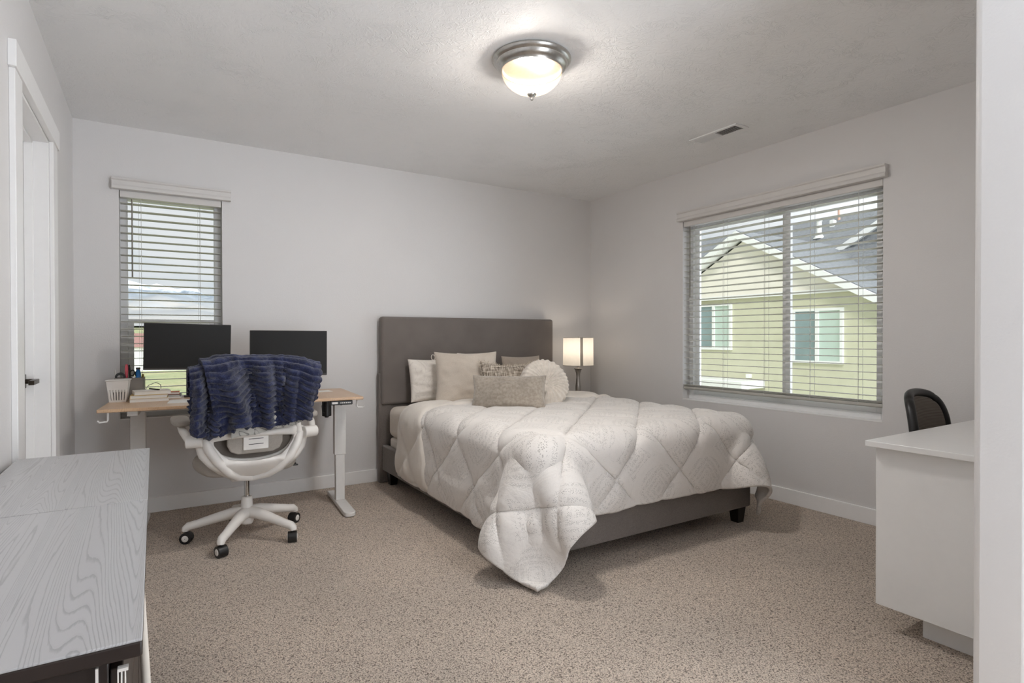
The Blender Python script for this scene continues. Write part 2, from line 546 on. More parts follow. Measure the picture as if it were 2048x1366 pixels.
# ------------------------------------------------------------------ mesh helpers
class MB:
    def __init__(s):
        s.v = []
        s.f = []
        s.uv = None
    def add(s, V, F, mtx=None):
        o = len(s.v)
        for p in V:
            q = Vector(p)
            if mtx is not None:
                q = mtx @ q
            s.v.append(tuple(q))
        s.f += [tuple(i+o for i in f) for f in F]
        return s
    def box(s, x0, x1, y0, y1, z0, z1, mtx=None):
        V = [(x, y, z) for x in (x0, x1) for y in (y0, y1) for z in (z0, z1)]
        F = [(0, 1, 3, 2), (4, 6, 7, 5), (0, 4, 5, 1), (2, 3, 7, 6), (0, 2, 6, 4), (1, 5, 7, 3)]
        return s.add(V, F, mtx)
    def prism(s, poly, axis, a, b, mtx=None):
        n = len(poly)
        def p3(p, q):
            if axis == 'x':
                return (q, p[0], p[1])
            if axis == 'y':
                return (p[0], q, p[1])
            return (p[0], p[1], q)
        V = [p3(p, a) for p in poly]+[p3(p, b) for p in poly]
        F = [tuple(range(n))[::-1], tuple(range(n, 2*n))]
        F += [(i, (i+1) % n, n+(i+1) % n, n+i) for i in range(n)]
        return s.add(V, F, mtx)
    def tube(s, path, r, n=10, closed=False, flat=1.0, mtx=None):
        P = [Vector(p) for p in path]
        m = len(P)
        rs = r if isinstance(r, (list, tuple)) else [r]*m
        V, F = [], []
        prev = None
        for i in range(m):
            if closed:
                t = (P[(i+1) % m]-P[i-1]).normalized()
            else:
                t = (P[min(i+1, m-1)]-P[max(i-1, 0)]).normalized()
            if prev is None:
                a = Vector((0, 0, 1)) if abs(t.z) < 0.9 else Vector((1, 0, 0))
                u = t.cross(a).normalized()
            else:
                u = (prev-t*prev.dot(t)).normalized()
            prev = u
            q = t.cross(u)
            for k in range(n):
                an = 2*PI*k/n
                V.append(P[i]+u*math.cos(an)*rs[i]+q*math.sin(an)*rs[i]*flat)
        for i in range(m if closed else m-1):
            for k in range(n):
                a, b_ = i*n+k, i*n+(k+1) % n
                c, d = ((i+1) % m)*n+(k+1) % n, ((i+1) % m)*n+k
                F.append((a, b_, c, d))
        if not closed:
            F.append(tuple(range(n))[::-1])
            F.append(tuple((m-1)*n+k for k in range(n)))
        return s.add(V, F, mtx)
    def lathe(s, prof, n=40, c=(0, 0, 0), mtx=None, cap=True):
        V, F = [], []
        m = len(prof)
        for (r, z) in prof:
            for k in range(n):
                a = 2*PI*k/n
                V.append((c[0]+r*math.cos(a), c[1]+r*math.sin(a), c[2]+z))
        for i in range(m-1):
            for k in range(n):
                F.append((i*n+k, i*n+(k+1) % n, (i+1)*n+(k+1) % n, (i+1)*n+k))
        if cap:
            F.append(tuple(range(n))[::-1])
            F.append(tuple((m-1)*n+k for k in range(n)))
        return s.add(V, F, mtx)
    def grid(s, P, mtx=None, flip=False):
        nu, nv = P.shape[:2]
        V = P.reshape(-1, 3).tolist()
        F = []
        for i in range(nu-1):
            for j in range(nv-1):
                q = (i*nv+j, (i+1)*nv+j, (i+1)*nv+j+1, i*nv+j+1)
                F.append(q[::-1] if flip else q)
        return s.add(V, F, mtx)
    def build(s, name, mat, parent=None, loc=(0, 0, 0), rot=(0, 0, 0), bevel=0, seg=2, smooth=35, weld=0, solid=0, soff=-1, sub=0):
        me = bpy.data.meshes.new(name)
        me.from_pydata(s.v, [], s.f)
        if s.uv is not None:
            ul = me.uv_layers.new(name='UVMap')
            li = np.empty(len(me.loops), dtype=np.int32)
            me.loops.foreach_get('vertex_index', li)
            ul.data.foreach_set('uv', np.asarray(s.uv, dtype=np.float32)[li].reshape(-1))
        bm = bmesh.new()
        bm.from_mesh(me)
        if weld:
            bmesh.ops.remove_doubles(bm, verts=bm.verts, dist=weld)
        if s.uv is None:
            bmesh.ops.recalc_face_normals(bm, faces=bm.faces)
        bm.to_mesh(me)
        bm.free()
        if smooth:
            me.polygons.foreach_set('use_smooth', [True]*len(me.polygons))
            me.set_sharp_from_angle(angle=R(smooth))
        me.materials.append(mat)
        o = bpy.data.objects.new(name, me)
        COL.objects.link(o)
        o.location = loc
        o.rotation_euler = rot
        if parent is not None:
            o.parent = parent
        if solid:
            md = o.modifiers.new('thickness', 'SOLIDIFY')
            md.thickness = solid
            md.offset = soff
        if bevel:
            md = o.modifiers.new('bevel', 'BEVEL')
            md.width = bevel
            md.segments = seg
            md.limit_method = 'ANGLE'
            md.angle_limit = R(40)
        if sub:
            md = o.modifiers.new('subdivision', 'SUBSURF')
            md.levels = sub
            md.render_levels = sub
        return o

def empty(name, loc=(0, 0, 0), rot=(0, 0, 0)):
    o = bpy.data.objects.new(name, None)
    o.empty_display_size = 0.1
    COL.objects.link(o)
    o.location = loc
    o.rotation_euler = rot
    return o

def tag(o, label, cat, group=None, kind=None):
    o['label'] = label
    o['category'] = cat
    if group:
        o['group'] = group
    if kind:
        o['kind'] = kind
    return o

def struct(o, label=None):
    o['kind'] = 'structure'
    if label:
        o['label'] = label
    return o

def copy_obj(o, parent=None):
    c = o.copy()
    COL.objects.link(c)
    if parent is not None:
        c.parent = parent
    return c

# ------------------------------------------------------------------ the room
XL, H = -4.0177, 2.44
W1 = (-3.790, -3.215, 0.605, 2.040)      # left window in the back wall: x0 x1 z0 z1
W2 = (-2.640, -1.150, 0.615, 2.042)      # right window in the right wall: y0 y1 z0 z1
DR = (-1.670, -0.930, 2.030)             # door opening in the left wall: y0 y1 top
T = 0.14
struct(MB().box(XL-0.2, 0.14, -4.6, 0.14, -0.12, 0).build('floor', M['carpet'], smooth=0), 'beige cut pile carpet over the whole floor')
struct(MB().box(XL-0.14, 0.14, -4.60, 0.14, H, H+0.12).build('ceiling', M['ceiling'], smooth=0), 'white hand-textured ceiling')
b = MB()
b.box(XL-T, W1[0], 0, T, 0, H).box(W1[1], T, 0, T, 0, H)
b.box(W1[0], W1[1], 0, T, 0, W1[2]).box(W1[0], W1[1], 0, T, W1[3], H)
struct(b.build('wall_back', M['wall'], smooth=0), 'pale grey wall behind the bed and the desk')
b = MB()
b.box(0, T, W2[1], 0, 0, H).box(0, T, -3.90, W2[0], 0, H)
b.box(0, T, W2[0], W2[1], 0, W2[2]).box(0, T, W2[0], W2[1], W2[3], H)
struct(b.build('wall_right', M['wall'], smooth=0), 'pale grey wall with the wide window')
b = MB()
b.box(XL-T, XL, DR[1], 0, 0, H).box(XL-T, XL, -4.60, DR[0], 0, H).box(XL-T, XL, DR[0], DR[1], DR[2], H)
struct(b.build('wall_left', M['wall'], smooth=0), 'pale grey wall with the white door')
struct(MB().box(-1.79, 0, -3.81, -3.69, 0, H).build('wall_front', M['wall'], bevel=0.018, seg=4, smooth=50),
       'pale wall end with a rounded corner in the right foreground')

struct(MB().box(XL, -2.28, -4.72, -4.60, 0, H).build('wall_light_blocker', M['wall'], smooth=0), 'pale added wall behind the viewer, unseen, holding back light')  # unseen wall added behind the camera to keep light off the wall end

BB = 0.097
def baseboard(name, pts, lab):
    m = MB()
    for (x0, x1, y0, y1) in pts:
        m.box(x0, x1, y0, y1, 0, BB)
    struct(m.build(name, M['trim'], bevel=0.003), lab)
baseboard('baseboard_back', [(XL, 0, -0.014, 0)], 'white baseboard along the back wall')
baseboard('baseboard_right', [(-0.014, 0, -3.69, -0.014)], 'white baseboard along the right wall')
baseboard('baseboard_left', [(XL, XL+0.014, -0.80, -0.014), (XL, XL+0.014, -4.6, -1.80)], 'white baseboard along the left wall')

# door with jamb and casing
b = MB()
b.box(XL-0.135, XL+0.001, DR[1]-0.012, DR[1], 0, DR[2])          # jambs
b.box(XL-0.135, XL+0.001, DR[0], DR[0]+0.012, 0, DR[2])
b.box(XL-0.135, XL+0.001, DR[0]+0.012, DR[1]-0.012, DR[2]-0.012, DR[2])
b.box(XL-0.088, XL-0.055, DR[1]-0.024, DR[1]-0.012, 0, DR[2]-0.012)   # stops
b.box(XL-0.088, XL-0.055, DR[0]+0.012, DR[0]+0.024, 0, DR[2]-0.012)
b.box(XL-0.088, XL-0.055, DR[0]+0.024, DR[1]-0.024, DR[2]-0.024, DR[2]-0.012)
b.box(XL+0.0005, XL+0.018, DR[1]+0.0005, DR[1]+0.125, 0, DR[2])              # casings
b.box(XL, XL+0.018, DR[0]-0.125, DR[0]-0.0005, 0, DR[2])
b.box(XL, XL+0.024, DR[0]-0.140, DR[1]+0.155, DR[2], DR[2]+0.09)   # flat header
struct(b.build('trim_1', M['trim'], bevel=0.002), 'white flat casing and jamb round the door')
dr = struct(MB().box(XL-0.125, XL-0.090, DR[0]+0.014, DR[1]-0.014, 0.012, DR[2]-0.014).build('door_1', M['trim'], bevel=0.002), 'white closed door in the left wall')
dm = Matrix.Identity(4)
hd = MB().box(XL-0.090, XL-0.080, -1.035, -0.975, 0.893, 0.955)
hd.tube([(XL-0.08, -1.005, 0.924), (XL-0.045, -1.005, 0.924)], 0.011, 14)
hd.box(XL-0.052, XL-0.032, -1.125, -0.992, 0.914, 0.934)
hd.build('door_handle', M['bronze'], dr, bevel=0.002)

# windows
def window(name, lab, frame, mullion, to):
    """frame in local (u across, w up); to(u, d, w) maps to world, d = depth outwards from the wall face"""
    u0, u1, w0, w1 = frame
    def bx(m, a0, a1, d0, d1, c0, c1):
        p, q = to(a0, d0, c0), to(a1, d1, c1)
        m.box(min(p[0], q[0]), max(p[0], q[0]), min(p[1], q[1]), max(p[1], q[1]), min(p[2], q[2]), max(p[2], q[2]))
    fr = MB()
    t = 0.042
    for (a0, a1, c0, c1) in ((u0, u0+t, w0, w1), (u1-t, u1, w0, w1), (u0+t, u1-t, w0, w0+t), (u0+t, u1-t, w1-t, w1)):
        bx(fr, a0, a1, 0.075, 0.135, c0, c1)
    o = struct(fr.build(name, M['vinyl'], bevel=0.003), lab)
    s = MB()
    if mullion:
        t2 = 0.032
        bx(s, mullion-0.036, mullion, 0.085, 0.112, w0+t, w1-t)
        bx(s, mullion, mullion+0.036, 0.108, 0.132, w0+t, w1-t)
        for (a0, a1, d0) in ((u0+t, mullion-0.036, 0.085), (mullion+0.036, u1-t, 0.108)):
            e0, e1 = (a0+t2, a1) if d0 < 0.1 else (a0, a1-t2)
            bx(s, e0, e1, d0, d0+0.024, w0+t, w0+t+t2)
            bx(s, e0, e1, d0, d0+0.024, w1-t-t2, w1-t)
            bx(s, a0 if d0 < 0.1 else a1-t2, a0+t2 if d0 < 0.1 else a1, d0, d0+0.024, w0+t, w1-t)
    else:
        bx(s, u0+t, u1-t, 0.085, 0.11, 1.212, 1.238)
        for (a0, a1, c0, c1) in ((u0+t, u0+t+0.03, w0+t, 1.212), (u1-t-0.03, u1-t, w0+t, 1.212), (u0+t+0.03, u1-t-0.03, w0+t, w0+t+0.03)):
            bx(s, a0, a1, 0.085, 0.11, c0, c1)
    s.build('sash', M['vinyl'], o, bevel=0.002)
    g = MB()
    bx(g, u0+t, u1-t, 0.118, 0.121, w0+t, w1-t)
    g.build('pane', M['glass'], o, smooth=0)
    return o
window('window_1', 'narrow white window left of the bed, behind the desk', W1, None, lambda u, d, z: (u, d, z))
window('window_2', 'wide white sliding window in the right wall', W2, -1.978, lambda u, d, z: (d, u, z))

# sill boards inside the recess
struct(MB().box(W1[0], W1[1], -0.002, 0.075, W1[2]-0.001, W1[2]+0.006).build('trim_2', M['trim'], bevel=0.001), 'white sill of the narrow window')
struct(MB().box(-0.002, 0.075, W2[0], W2[1], W2[2]-0.001, W2[2]+0.006).build('trim_3', M['trim'], bevel=0.001), 'white sill of the wide window')

def blind(label, u0, u1, z_top, z_bot, pitch, val, cords, wand_u, wand_len, tilt, to_loc, rotz, stack=0):
    """local frame: x along the window, y into the room, z up"""
    t = empty('window_blind', to_loc, (0, 0, rotz))
    tag(t, label, 'blind', 'white slatted window blinds')
    Wd = u1-u0
    v0, v1, vz0, vz1 = val
    prof = [(0.002, vz0), (0.040, vz0), (0.044, vz0+0.010), (0.042, vz0+0.020), (0.036, vz0+0.028), (0.036, vz1-0.016),
            (0.046, vz1-0.010), (0.046, vz1), (0.002, vz1)]
    MB().prism(prof, 'x', v0, v1).build('valance', M['valance'], t, bevel=0.0015)
    MB().box(u0+0.004, u1-0.004, -0.058, -0.004, z_top-0.042, z_top).build('headrail', M['valance'], t, bevel=0.003)
    prf = [(-0.057, 0.0), (-0.032, 0.0022), (-0.007, 0.0), (-0.007, -0.003), (-0.032, -0.0008), (-0.057, -0.003)]
    pr = [(y+0.032, z) for (y, z) in prf]
    zs = []
    z = z_top-0.075
    while z > z_bot+0.045+stack*0.006:
        zs.append(z)
        z -= pitch
    first = MB().prism(pr, 'x', u0+0.006, u1-0.006).build('slat', M['blind'], t, loc=(0, -0.032, zs[0]), rot=(tilt, 0, 0), smooth=0)
    for z in zs[1:]:
        c = copy_obj(first, t)
        c.location = (0, -0.032, z)
    for k in range(stack):
        c = copy_obj(first, t)
        c.location = (0, -0.032, z_bot+0.031+k*0.006)
    MB().prism([(-0.060, z_bot+0.006), (-0.054, z_bot), (-0.010, z_bot), (-0.004, z_bot+0.006), (-0.006, z_bot+0.024), (-0.058, z_bot+0.024)],
               'x', u0+0.004, u1-0.004).build('bottom_rail', M['blind'], t, bevel=0.003)
    for cu in cords:
        m = MB()
        for yy in (-0.0595, -0.0045):
            m.tube([(cu, yy, z_top-0.04), (cu, yy, z_bot+0.012)], 0.0011, 6)
        for z in zs:
            m.tube([(cu, -0.0595, z-0.004), (cu, -0.0045, z-0.004)], 0.0006, 4)
        m.build('ladder_cord', M['cord'], t)
        m = MB().tube([(cu+0.012, -0.032, z_top-0.04), (cu+0.012, -0.032, z_bot+0.016)], 0.0009, 6)
        m.build('lift_cord', M['cord'], t)
    MB().tube([(wand_u, -0.001, z_top-0.050), (wand_u, -0.001, z_top-0.050-wand_len)], [0.0042]*2, 8).build('tilt_wand', M['wand'], t)
    return t
# left window: local x = world x, room is -y, so rotate by 180 deg (local x runs -x)
blind('white slatted blind on the narrow window behind the desk monitors', -W1[1], -W1[0], W1[3], 0.645, 0.0465,
      (3.163, 3.826, 2.040, 2.108), (3.345, 3.675), 3.722, 0.49, R(3), (0, 0, 0), PI, 2)
# right window: local x = -world y ... rotate by 90 deg: local x -> world y, local y -> -x
blind('white slatted blind on the wide window in the right wall', W2[0], W2[1], W2[3], 0.698, 0.0462,
      (-2.668, -1.120, 2.042, 2.116), (-2.50, -2.20, -1.87, -1.53, -1.27), -1.222, 0.56, R(3), (0, 0, 0), R(90), 2)

# ceiling light
cl = empty('ceiling_light', (-2.080, -2.060, H))
tag(cl, 'round flush ceiling light with brushed nickel rim and glowing frosted bowl', 'light')
MB().lathe([(0.02, 0), (0.180, 0), (0.187, -0.006), (0.187, -0.012), (0.178, -0.022), (0.170, -0.026), (0.168, -0.036), (0.158, -0.046),
            (0.150, -0.050), (0.146, -0.060), (0.140, -0.060), (0.136, -0.045), (0.02, -0.030)], 64).build('rim', M['nickel'], cl, smooth=50)
prof = []
for k in range(19):
    a = k/18*PI/2
    prof.append((0.142*math.cos(a)+0.002, -0.052-0.112*math.sin(a)))
bowl = MB().lathe(prof, 56, cap=False).build('glass_bowl', M['bowl'], cl, smooth=80)
MB().lathe([(0.003, -0.150), (0.019, -0.160), (0.022, -0.168), (0.016, -0.176), (0.007, -0.181), (0.006, -0.186), (0.008, -0.190), (0.004, -0.197), (0.001, -0.198)], 24).build('finial', M['nickel'], cl, smooth=60)
lamp('ceiling_bulb', 'POINT', (-2.125, -2.075, H-0.105), 6, (1.0, 0.93, 0.85), 0.03)
lamp('ceiling_bulb', 'POINT', (-2.020, -2.040, H-0.100), 5, (1.0, 0.93, 0.85), 0.03)
la = lamp('ceiling_bulb', 'AREA', (-2.080, -2.060, H-0.062), 14, (1.0, 0.98, 0.96), 0.24)
la.data.shape = 'DISK'

# ceiling vent
cv = empty('ceiling_vent', (-0.49, -1.872, H))
tag(cv, 'white rectangular air register in the ceiling near the wide window', 'vent')
m = MB()
hw, hl = 0.066, 0.182
for (a, b_, c, d) in ((-hw, -hw+0.022, -hl, hl), (hw-0.022, hw, -hl, hl), (-hw+0.022, hw-0.022, -hl, -hl+0.022), (-hw+0.022, hw-0.022, hl-0.022, hl), (-hw+0.022, hw-0.022, -0.006, 0.006)):
    m.box(a, b_, c, d, -0.008, 0)
m.build('frame', M['vinyl'], cv, bevel=0.002)
MB().box(-hw+0.01, hw-0.01, -hl+0.01, hl-0.01, -0.0015, -0.0005).build('backing', M['bezel'], cv, smooth=0)
first = None
for k in range(26):
    yy = -hl+0.03+k*(2*hl-0.06)/25
    if abs(yy) < 0.010:
        continue
    tl = R(-40) if yy > 0 else R(40)
    if first is None:
        first = sl = MB().box(-hw+0.02, hw-0.02, -0.0045, 0.0045, -0.0006, 0.0006).build('louver', M['vinyl'], cv, smooth=0)
    else:
        sl = copy_obj(first, cv)
    sl.location = (0, yy, -0.0055)
    sl.rotation_euler = (tl, 0, 0)
MB().tube([(-0.035, hl-0.02, -0.008), (-0.035, hl-0.02, -0.020), (-0.030, hl-0.012, -0.024)], 0.0025, 8).build('lever', M['vinyl'], cv)

# ------------------------------------------------------------------ bed
BX0, BX1, BYF = -2.130, -0.565, -2.170
bed = empty('bed', (-1.3475, -1.1, 0))
tag(bed, 'queen bed with charcoal upholstered headboard and rails on black legs', 'bed')
def bedpart(m, name, mat, **k):
    o = m.build(name, mat, bed, **k)
    o.location = (1.3475, 1.1, 0)
    return o
bedpart(MB().box(-2.140, -0.518, -0.100, -0.030, 0.600, 1.278), 'headboard', M['upholstery'], bevel=0.022, seg=5, smooth=60)
bedpart(MB().box(-2.150, -2.05, -0.075, -0.022, 0.0, 0.84).box(-0.61, -0.510, -0.075, -0.022, 0, 0.84).box(-2.06, -0.60, -0.070, -0.025, 0.20, 0.70), 'headboard_support', M['upholstery'], bevel=0.006)
for x0 in (BX0, BX1-0.045):
    bedpart(MB().box(x0, x0+0.045, BYF+0.045, -0.078, 0.100, 0.292), 'side_rail', M['upholstery'], bevel=0.010, seg=3, smooth=60)
bedpart(MB().box(BX0, BX1, BYF, BYF+0.046, 0.098, 0.292), 'foot_rail', M['upholstery'], bevel=0.010, seg=3, smooth=60)
for lx in (BX0+0.055, BX1-0.055):
    for ly in (BYF+0.055, -0.16):
        mm = MB()
        V = []
        for (z, r) in ((0.0, 0.026), (0.1, 0.036)):
            for (sx, sy) in ((-1, -1), (1, -1), (1, 1), (-1, 1)):
                V.append((lx+sx*r, ly+sy*r, z))
        mm.add(V, [(3, 2, 1, 0), (4, 5, 6, 7), (0, 1, 5, 4), (1, 2, 6, 5), (2, 3, 7, 6), (3, 0, 4, 7)])
        bedpart(mm, 'leg', M['leg_black'], bevel=0.002)
bedpart(MB().box(BX0+0.04, BX1-0.04, BYF+0.04, -0.08, 0.20, 0.235), 'slat_base', M['dark_wood'])
bxs = MB().box(-2.080, -0.615, BYF+0.05, -0.11, 0.236, 0.352).build('box_spring', M['white_fabric'], bevel=0.02, seg=3, smooth=60)
tag(bxs, 'low white box spring inside the bed frame, under the mattress', 'box spring')
MX0, MX1 = -2.095, -0.600
mt = MB().box(MX0, MX1, BYF+0.03, -0.108, 0.354, 0.590).build('mattress', M['sheet'], bevel=0.055, seg=6, smooth=60)
tag(mt, 'thick mattress in a beige fitted sheet on the grey bed', 'mattress')

# comforter: cloth draped by position-based relaxation over the mattress and the rails
CW, CL = 2.265, 1.975
def drape():
    nu, nv = 66, 60
    Wc, Lc = CW, CL
    x0, y0 = BX0-0.40, -0.47
    xs = np.linspace(x0, x0+Wc, nu)
    ys = np.linspace(y0, y0-Lc, nv)
    P = np.zeros((nu, nv, 3))
    P[..., 0] = xs[:, None]
    P[..., 1] = ys[None, :]
    P[..., 2] = 0.66
    rng = np.random.default_rng(5)
    P[..., 2] += rng.normal(0, 0.003, (nu, nv))
    hx, hy = Wc/(nu-1), Lc/(nv-1)
    Q = P.copy()
    groups = []
    def g(dx, dy, st):
        A0 = (slice(max(0, -dx), nu-max(0, dx)), slice(max(0, -dy), nv-max(0, dy)))
        Ia, Ja = np.meshgrid(np.arange(nu)[A0[0]], np.arange(nv)[A0[1]], indexing='ij')
        rest = math.hypot(dx*hx, dy*hy)
        # colour so that no vertex is used twice
        if abs(dx) >= abs(dy):
            col = (Ia // max(1, abs(dx))) % 2
        else:
            col = (Ja // max(1, abs(dy))) % 2
        for c in (0, 1):
            sel = (col == c)
            a = Ia[sel]*nv+Ja[sel]
            b2 = (Ia[sel]+dx)*nv+Ja[sel]+dy
            groups.append((a, b2, rest, st))
    for (dx, dy, st) in ((1, 0, 1.0), (0, 1, 1.0), (1, 1, 0.45), (1, -1, 0.45), (2, 0, 0.30), (0, 2, 0.30), (4, 0, 0.15), (0, 4, 0.15), (3, 3, 0.10), (3, -3, 0.10)):
        g(dx, dy, st)
    boxes = [((MX0-0.012, -0.10, 0.595), (MX1+0.012, BYF+0.012, -0.2), 0.06), ((BX0, -0.05, 0.292), (BX1, BYF, 0.05), 0.02)]
    off = 0.022
    X = P.reshape(-1, 3)
    Xp = X.copy()
    dt2g = 9.8*(1/60.0)**2
    for step in range(230):
        vel = (X-Xp)*0.965
        Xp = X.copy()
        X = X+vel
        X[:, 2] -= dt2g
        for it in range(9):
            for (a, b2, rest, st) in groups:
                d = X[b2]-X[a]
                ln = np.sqrt((d*d).sum(1))+1e-9
                k = (0.5*st*(ln-rest)/ln)[:, None]
                d *= k
                X[a] += d
                X[b2] -= d
            if it % 3 == 2:
                for (hi, lo, rad) in boxes:
                    c = np.array([(hi[0]+lo[0])/2, (hi[1]+lo[1])/2, (hi[2]+lo[2])/2])
                    h = np.abs(np.array([hi[0]-lo[0], hi[1]-lo[1], hi[2]-lo[2]]))/2
                    p = X-c
                    q = np.abs(p)-(h-rad)
                    sg = np.sign(p)
                    qp = np.maximum(q, 0)
                    ol = np.sqrt((qp*qp).sum(1))
                    ins = np.minimum(q.max(1), 0)
                    sd = ol+ins-rad-off
                    hit = sd < 0
                    if not hit.any():
                        continue
                    n = np.zeros_like(p)
                    outm = ol > 1e-9
                    n[outm] = (qp[outm]/ol[outm][:, None])*sg[outm]
                    inm = ~outm
                    ax = q[inm].argmax(1)
                    ii = np.where(inm)[0]
                    n[ii, ax] = sg[ii, ax]
                    X[hit] -= n[hit]*sd[hit][:, None]
                    # friction
                    mv = X[hit]-Xp[hit]
                    tn = mv-n[hit]*(mv*n[hit]).sum(1)[:, None]
                    X[hit] -= tn*0.55
                fl = X[:, 2] < 0.015
                X[fl, 2] = 0.015
                X[fl, :2] = Xp[fl, :2]+(X[fl, :2]-Xp[fl, :2])*0.3
    return X.reshape(nu, nv, 3), hx, hy

def up2x(P):
    def mid(A):
        ext = np.concatenate([2*A[:1]-A[1:2], A, 2*A[-1:]-A[-2:-1]], 0)
        m = (-ext[:-3]+9*ext[1:-2]+9*ext[2:-1]-ext[3:])/16
        o = np.empty((2*A.shape[0]-1,)+A.shape[1:])
        o[0::2] = A
        o[1::2] = m
        return o
    P = mid(P)
    P = np.swapaxes(mid(np.swapaxes(P, 0, 1)), 0, 1)
    return P

def gnormals(P):
    du = np.gradient(P, axis=0)
    dv = np.gradient(P, axis=1)
    n = np.cross(du, dv)
    return n/(np.linalg.norm(n, axis=2, keepdims=True)+1e-9)

def vnoise(a, b, seed, oct=3):
    """cheap smooth 2-D value noise in numpy"""
    out = np.zeros_like(a)
    amp = 1.0
    rng = np.random.default_rng(seed)
    tab = rng.random((64, 64))
    for o in range(oct):
        x, y = a*(2**o), b*(2**o)
        xi, yi = np.floor(x).astype(int), np.floor(y).astype(int)
        fx, fy = x-xi, y-yi
        fx, fy = fx*fx*(3-2*fx), fy*fy*(3-2*fy)
        t = lambda i, j: tab[i % 64, j % 64]
        v = (t(xi, yi)*(1-fx)+t(xi+1, yi)*fx)*(1-fy)+(t(xi, yi+1)*(1-fx)+t(xi+1, yi+1)*fx)*fy
        out += amp*(v-0.5)
        amp *= 0.5
    return out

SIM, hx, hy = drape()
FINE = up2x(up2x(SIM))
nU, nV = FINE.shape[:2]
ss = np.linspace(0, CW, nU)[:, None]*np.ones((1, nV))
tt = np.linspace(0, CL, nV)[None, :]*np.ones((nU, 1))
NRM = gnormals(FINE)
if NRM[nU//2, nV//2, 2] < 0:
    NRM = -NRM
A_ = 0.46
def seamdist(q):
    f = q-np.floor(q)
    return np.minimum(f, 1-f)*A_/math.sqrt(2)
d1 = seamdist((ss+tt)/A_+0.15)
d2 = seamdist((ss-tt)/A_+0.10)
dd = np.minimum(d1, d2)
edge = np.minimum(np.minimum(ss, CW-ss), np.minimum(tt, CL-tt))
puff = 0.026*(1-np.exp(-dd/0.024))*(1-np.exp(-edge/0.05))
near = np.exp(-dd/0.05)
wr = 0.010*vnoise(ss*9, tt*9, 3, 3)*(0.4+near) + 0.006*vnoise((ss+tt)*16, (ss-tt)*5, 8, 2)*near
QUILT = FINE+NRM*(puff+wr)[..., None]
QUILT[..., 2] = np.maximum(QUILT[..., 2], 0.012)
m = MB()
m.grid(QUILT)
m.uv = np.stack([ss, tt], -1).reshape(-1, 2)
comf = m.build('comforter', M['quilt'], smooth=75, solid=0.018)
tag(comf, 'puffy pale grey dotted comforter hanging over the bed sides to the carpet', 'comforter')
# turned-down head band showing the plain cream reverse
def bil(Pg, iu, iv):
    i0 = np.clip(np.floor(iu).astype(int), 0, nU-2)
    j0 = np.clip(np.floor(iv).astype(int), 0, nV-2)
    a, b_ = (iu-i0)[..., None], (iv-j0)[..., None]
    return (Pg[i0, j0]*(1-a)+Pg[i0+1, j0]*a)*(1-b_)+(Pg[i0, j0+1]*(1-a)+Pg[i0+1, j0+1]*a)*b_
fu, fv = 150, 40
us = np.linspace(0.004, 0.996, fu)[:, None]*np.ones((1, fv))
vs = np.linspace(0, 1, fv)[None, :]*np.ones((fu, 1))
sx = us*CW
Tw = 0.30+0.26*np.clip((0.62-sx)/0.45, 0, 1)**1.0+0.16*np.clip((sx-1.2)/0.8, 0, 1)+0.025*vnoise(sx*4, sx*0, 2, 2)
tv = -0.002+vs*Tw
iu, iv = us*(nU-1), np.clip(tv/CL*(nV-1), 0, nV-1)
B0 = bil(QUILT, iu, iv)
N0 = bil(NRM, iu, iv)
e2 = np.minimum(vs*Tw+0.012, (1-vs)*Tw)
e2 = np.minimum(e2, np.minimum(sx, CW-sx))
hgt = 0.006+0.026*np.sqrt(np.clip(e2/0.03, 0, 1))+0.010*vnoise(sx*5, tv*9, 11, 3)
fl = MB().grid(B0+N0*hgt[..., None])
fl.build('turned_down_band', M['cream'], comf, smooth=75, solid=0.014)

# ------------------------------------------------------------------ pillows
def pframe(base, yaw, tilt, h):
    """matrix with local x across, y up, z facing; base = bottom centre"""
    X = Vector((math.cos(yaw), math.sin(yaw), 0))
    N = Vector((math.sin(yaw), -math.cos(yaw), 0))
    Z = Vector((0, 0, 1))
    U = Z*math.cos(tilt)-N*math.sin(tilt)
    Nn = N*math.cos(tilt)+Z*math.sin(tilt)
    c = Vector(base)+U*(h/2)
    return Matrix(((X.x, U.x, Nn.x, c.x), (X.y, U.y, Nn.y, c.y), (X.z, U.z, Nn.z, c.z), (0, 0, 0, 1)))

def pillow_mesh(w_, h_, t_, seed, pinch=0.05, wr=0.008, n=44, pw=0.42, sag=0.0):
    u = np.sin(np.linspace(-1, 1, n)*PI/2)
    U, V = np.meshgrid(u, u, indexing='ij')
    X = 0.5*w_*U*(1-pinch*(1-V**2))
    Y = 0.5*h_*V*(1-pinch*1.3*(1-U**2))
    Y = Y-sag*h_*np.clip(V, 0, 1)*(1-U**2)
    th = 0.5*t_*np.clip((1-U**2)*(1-V**2), 0, 1)**pw
    body = np.clip((1-U**2)*(1-V**2)*3, 0, 1)
    wn = wr*vnoise(U*2.2+9, V*5+3, seed, 3)*body+wr*0.6*vnoise((U+V)*4, (U-V)*1.5, seed+1, 2)*body
    m = MB()
    m.grid(np.stack([X, Y, th+wn], -1))
    wn2 = wr*vnoise(U*3+2, V*4+7, seed+5, 3)*body
    m.grid(np.stack([X, Y, -th+wn2], -1), flip=True)
    return m

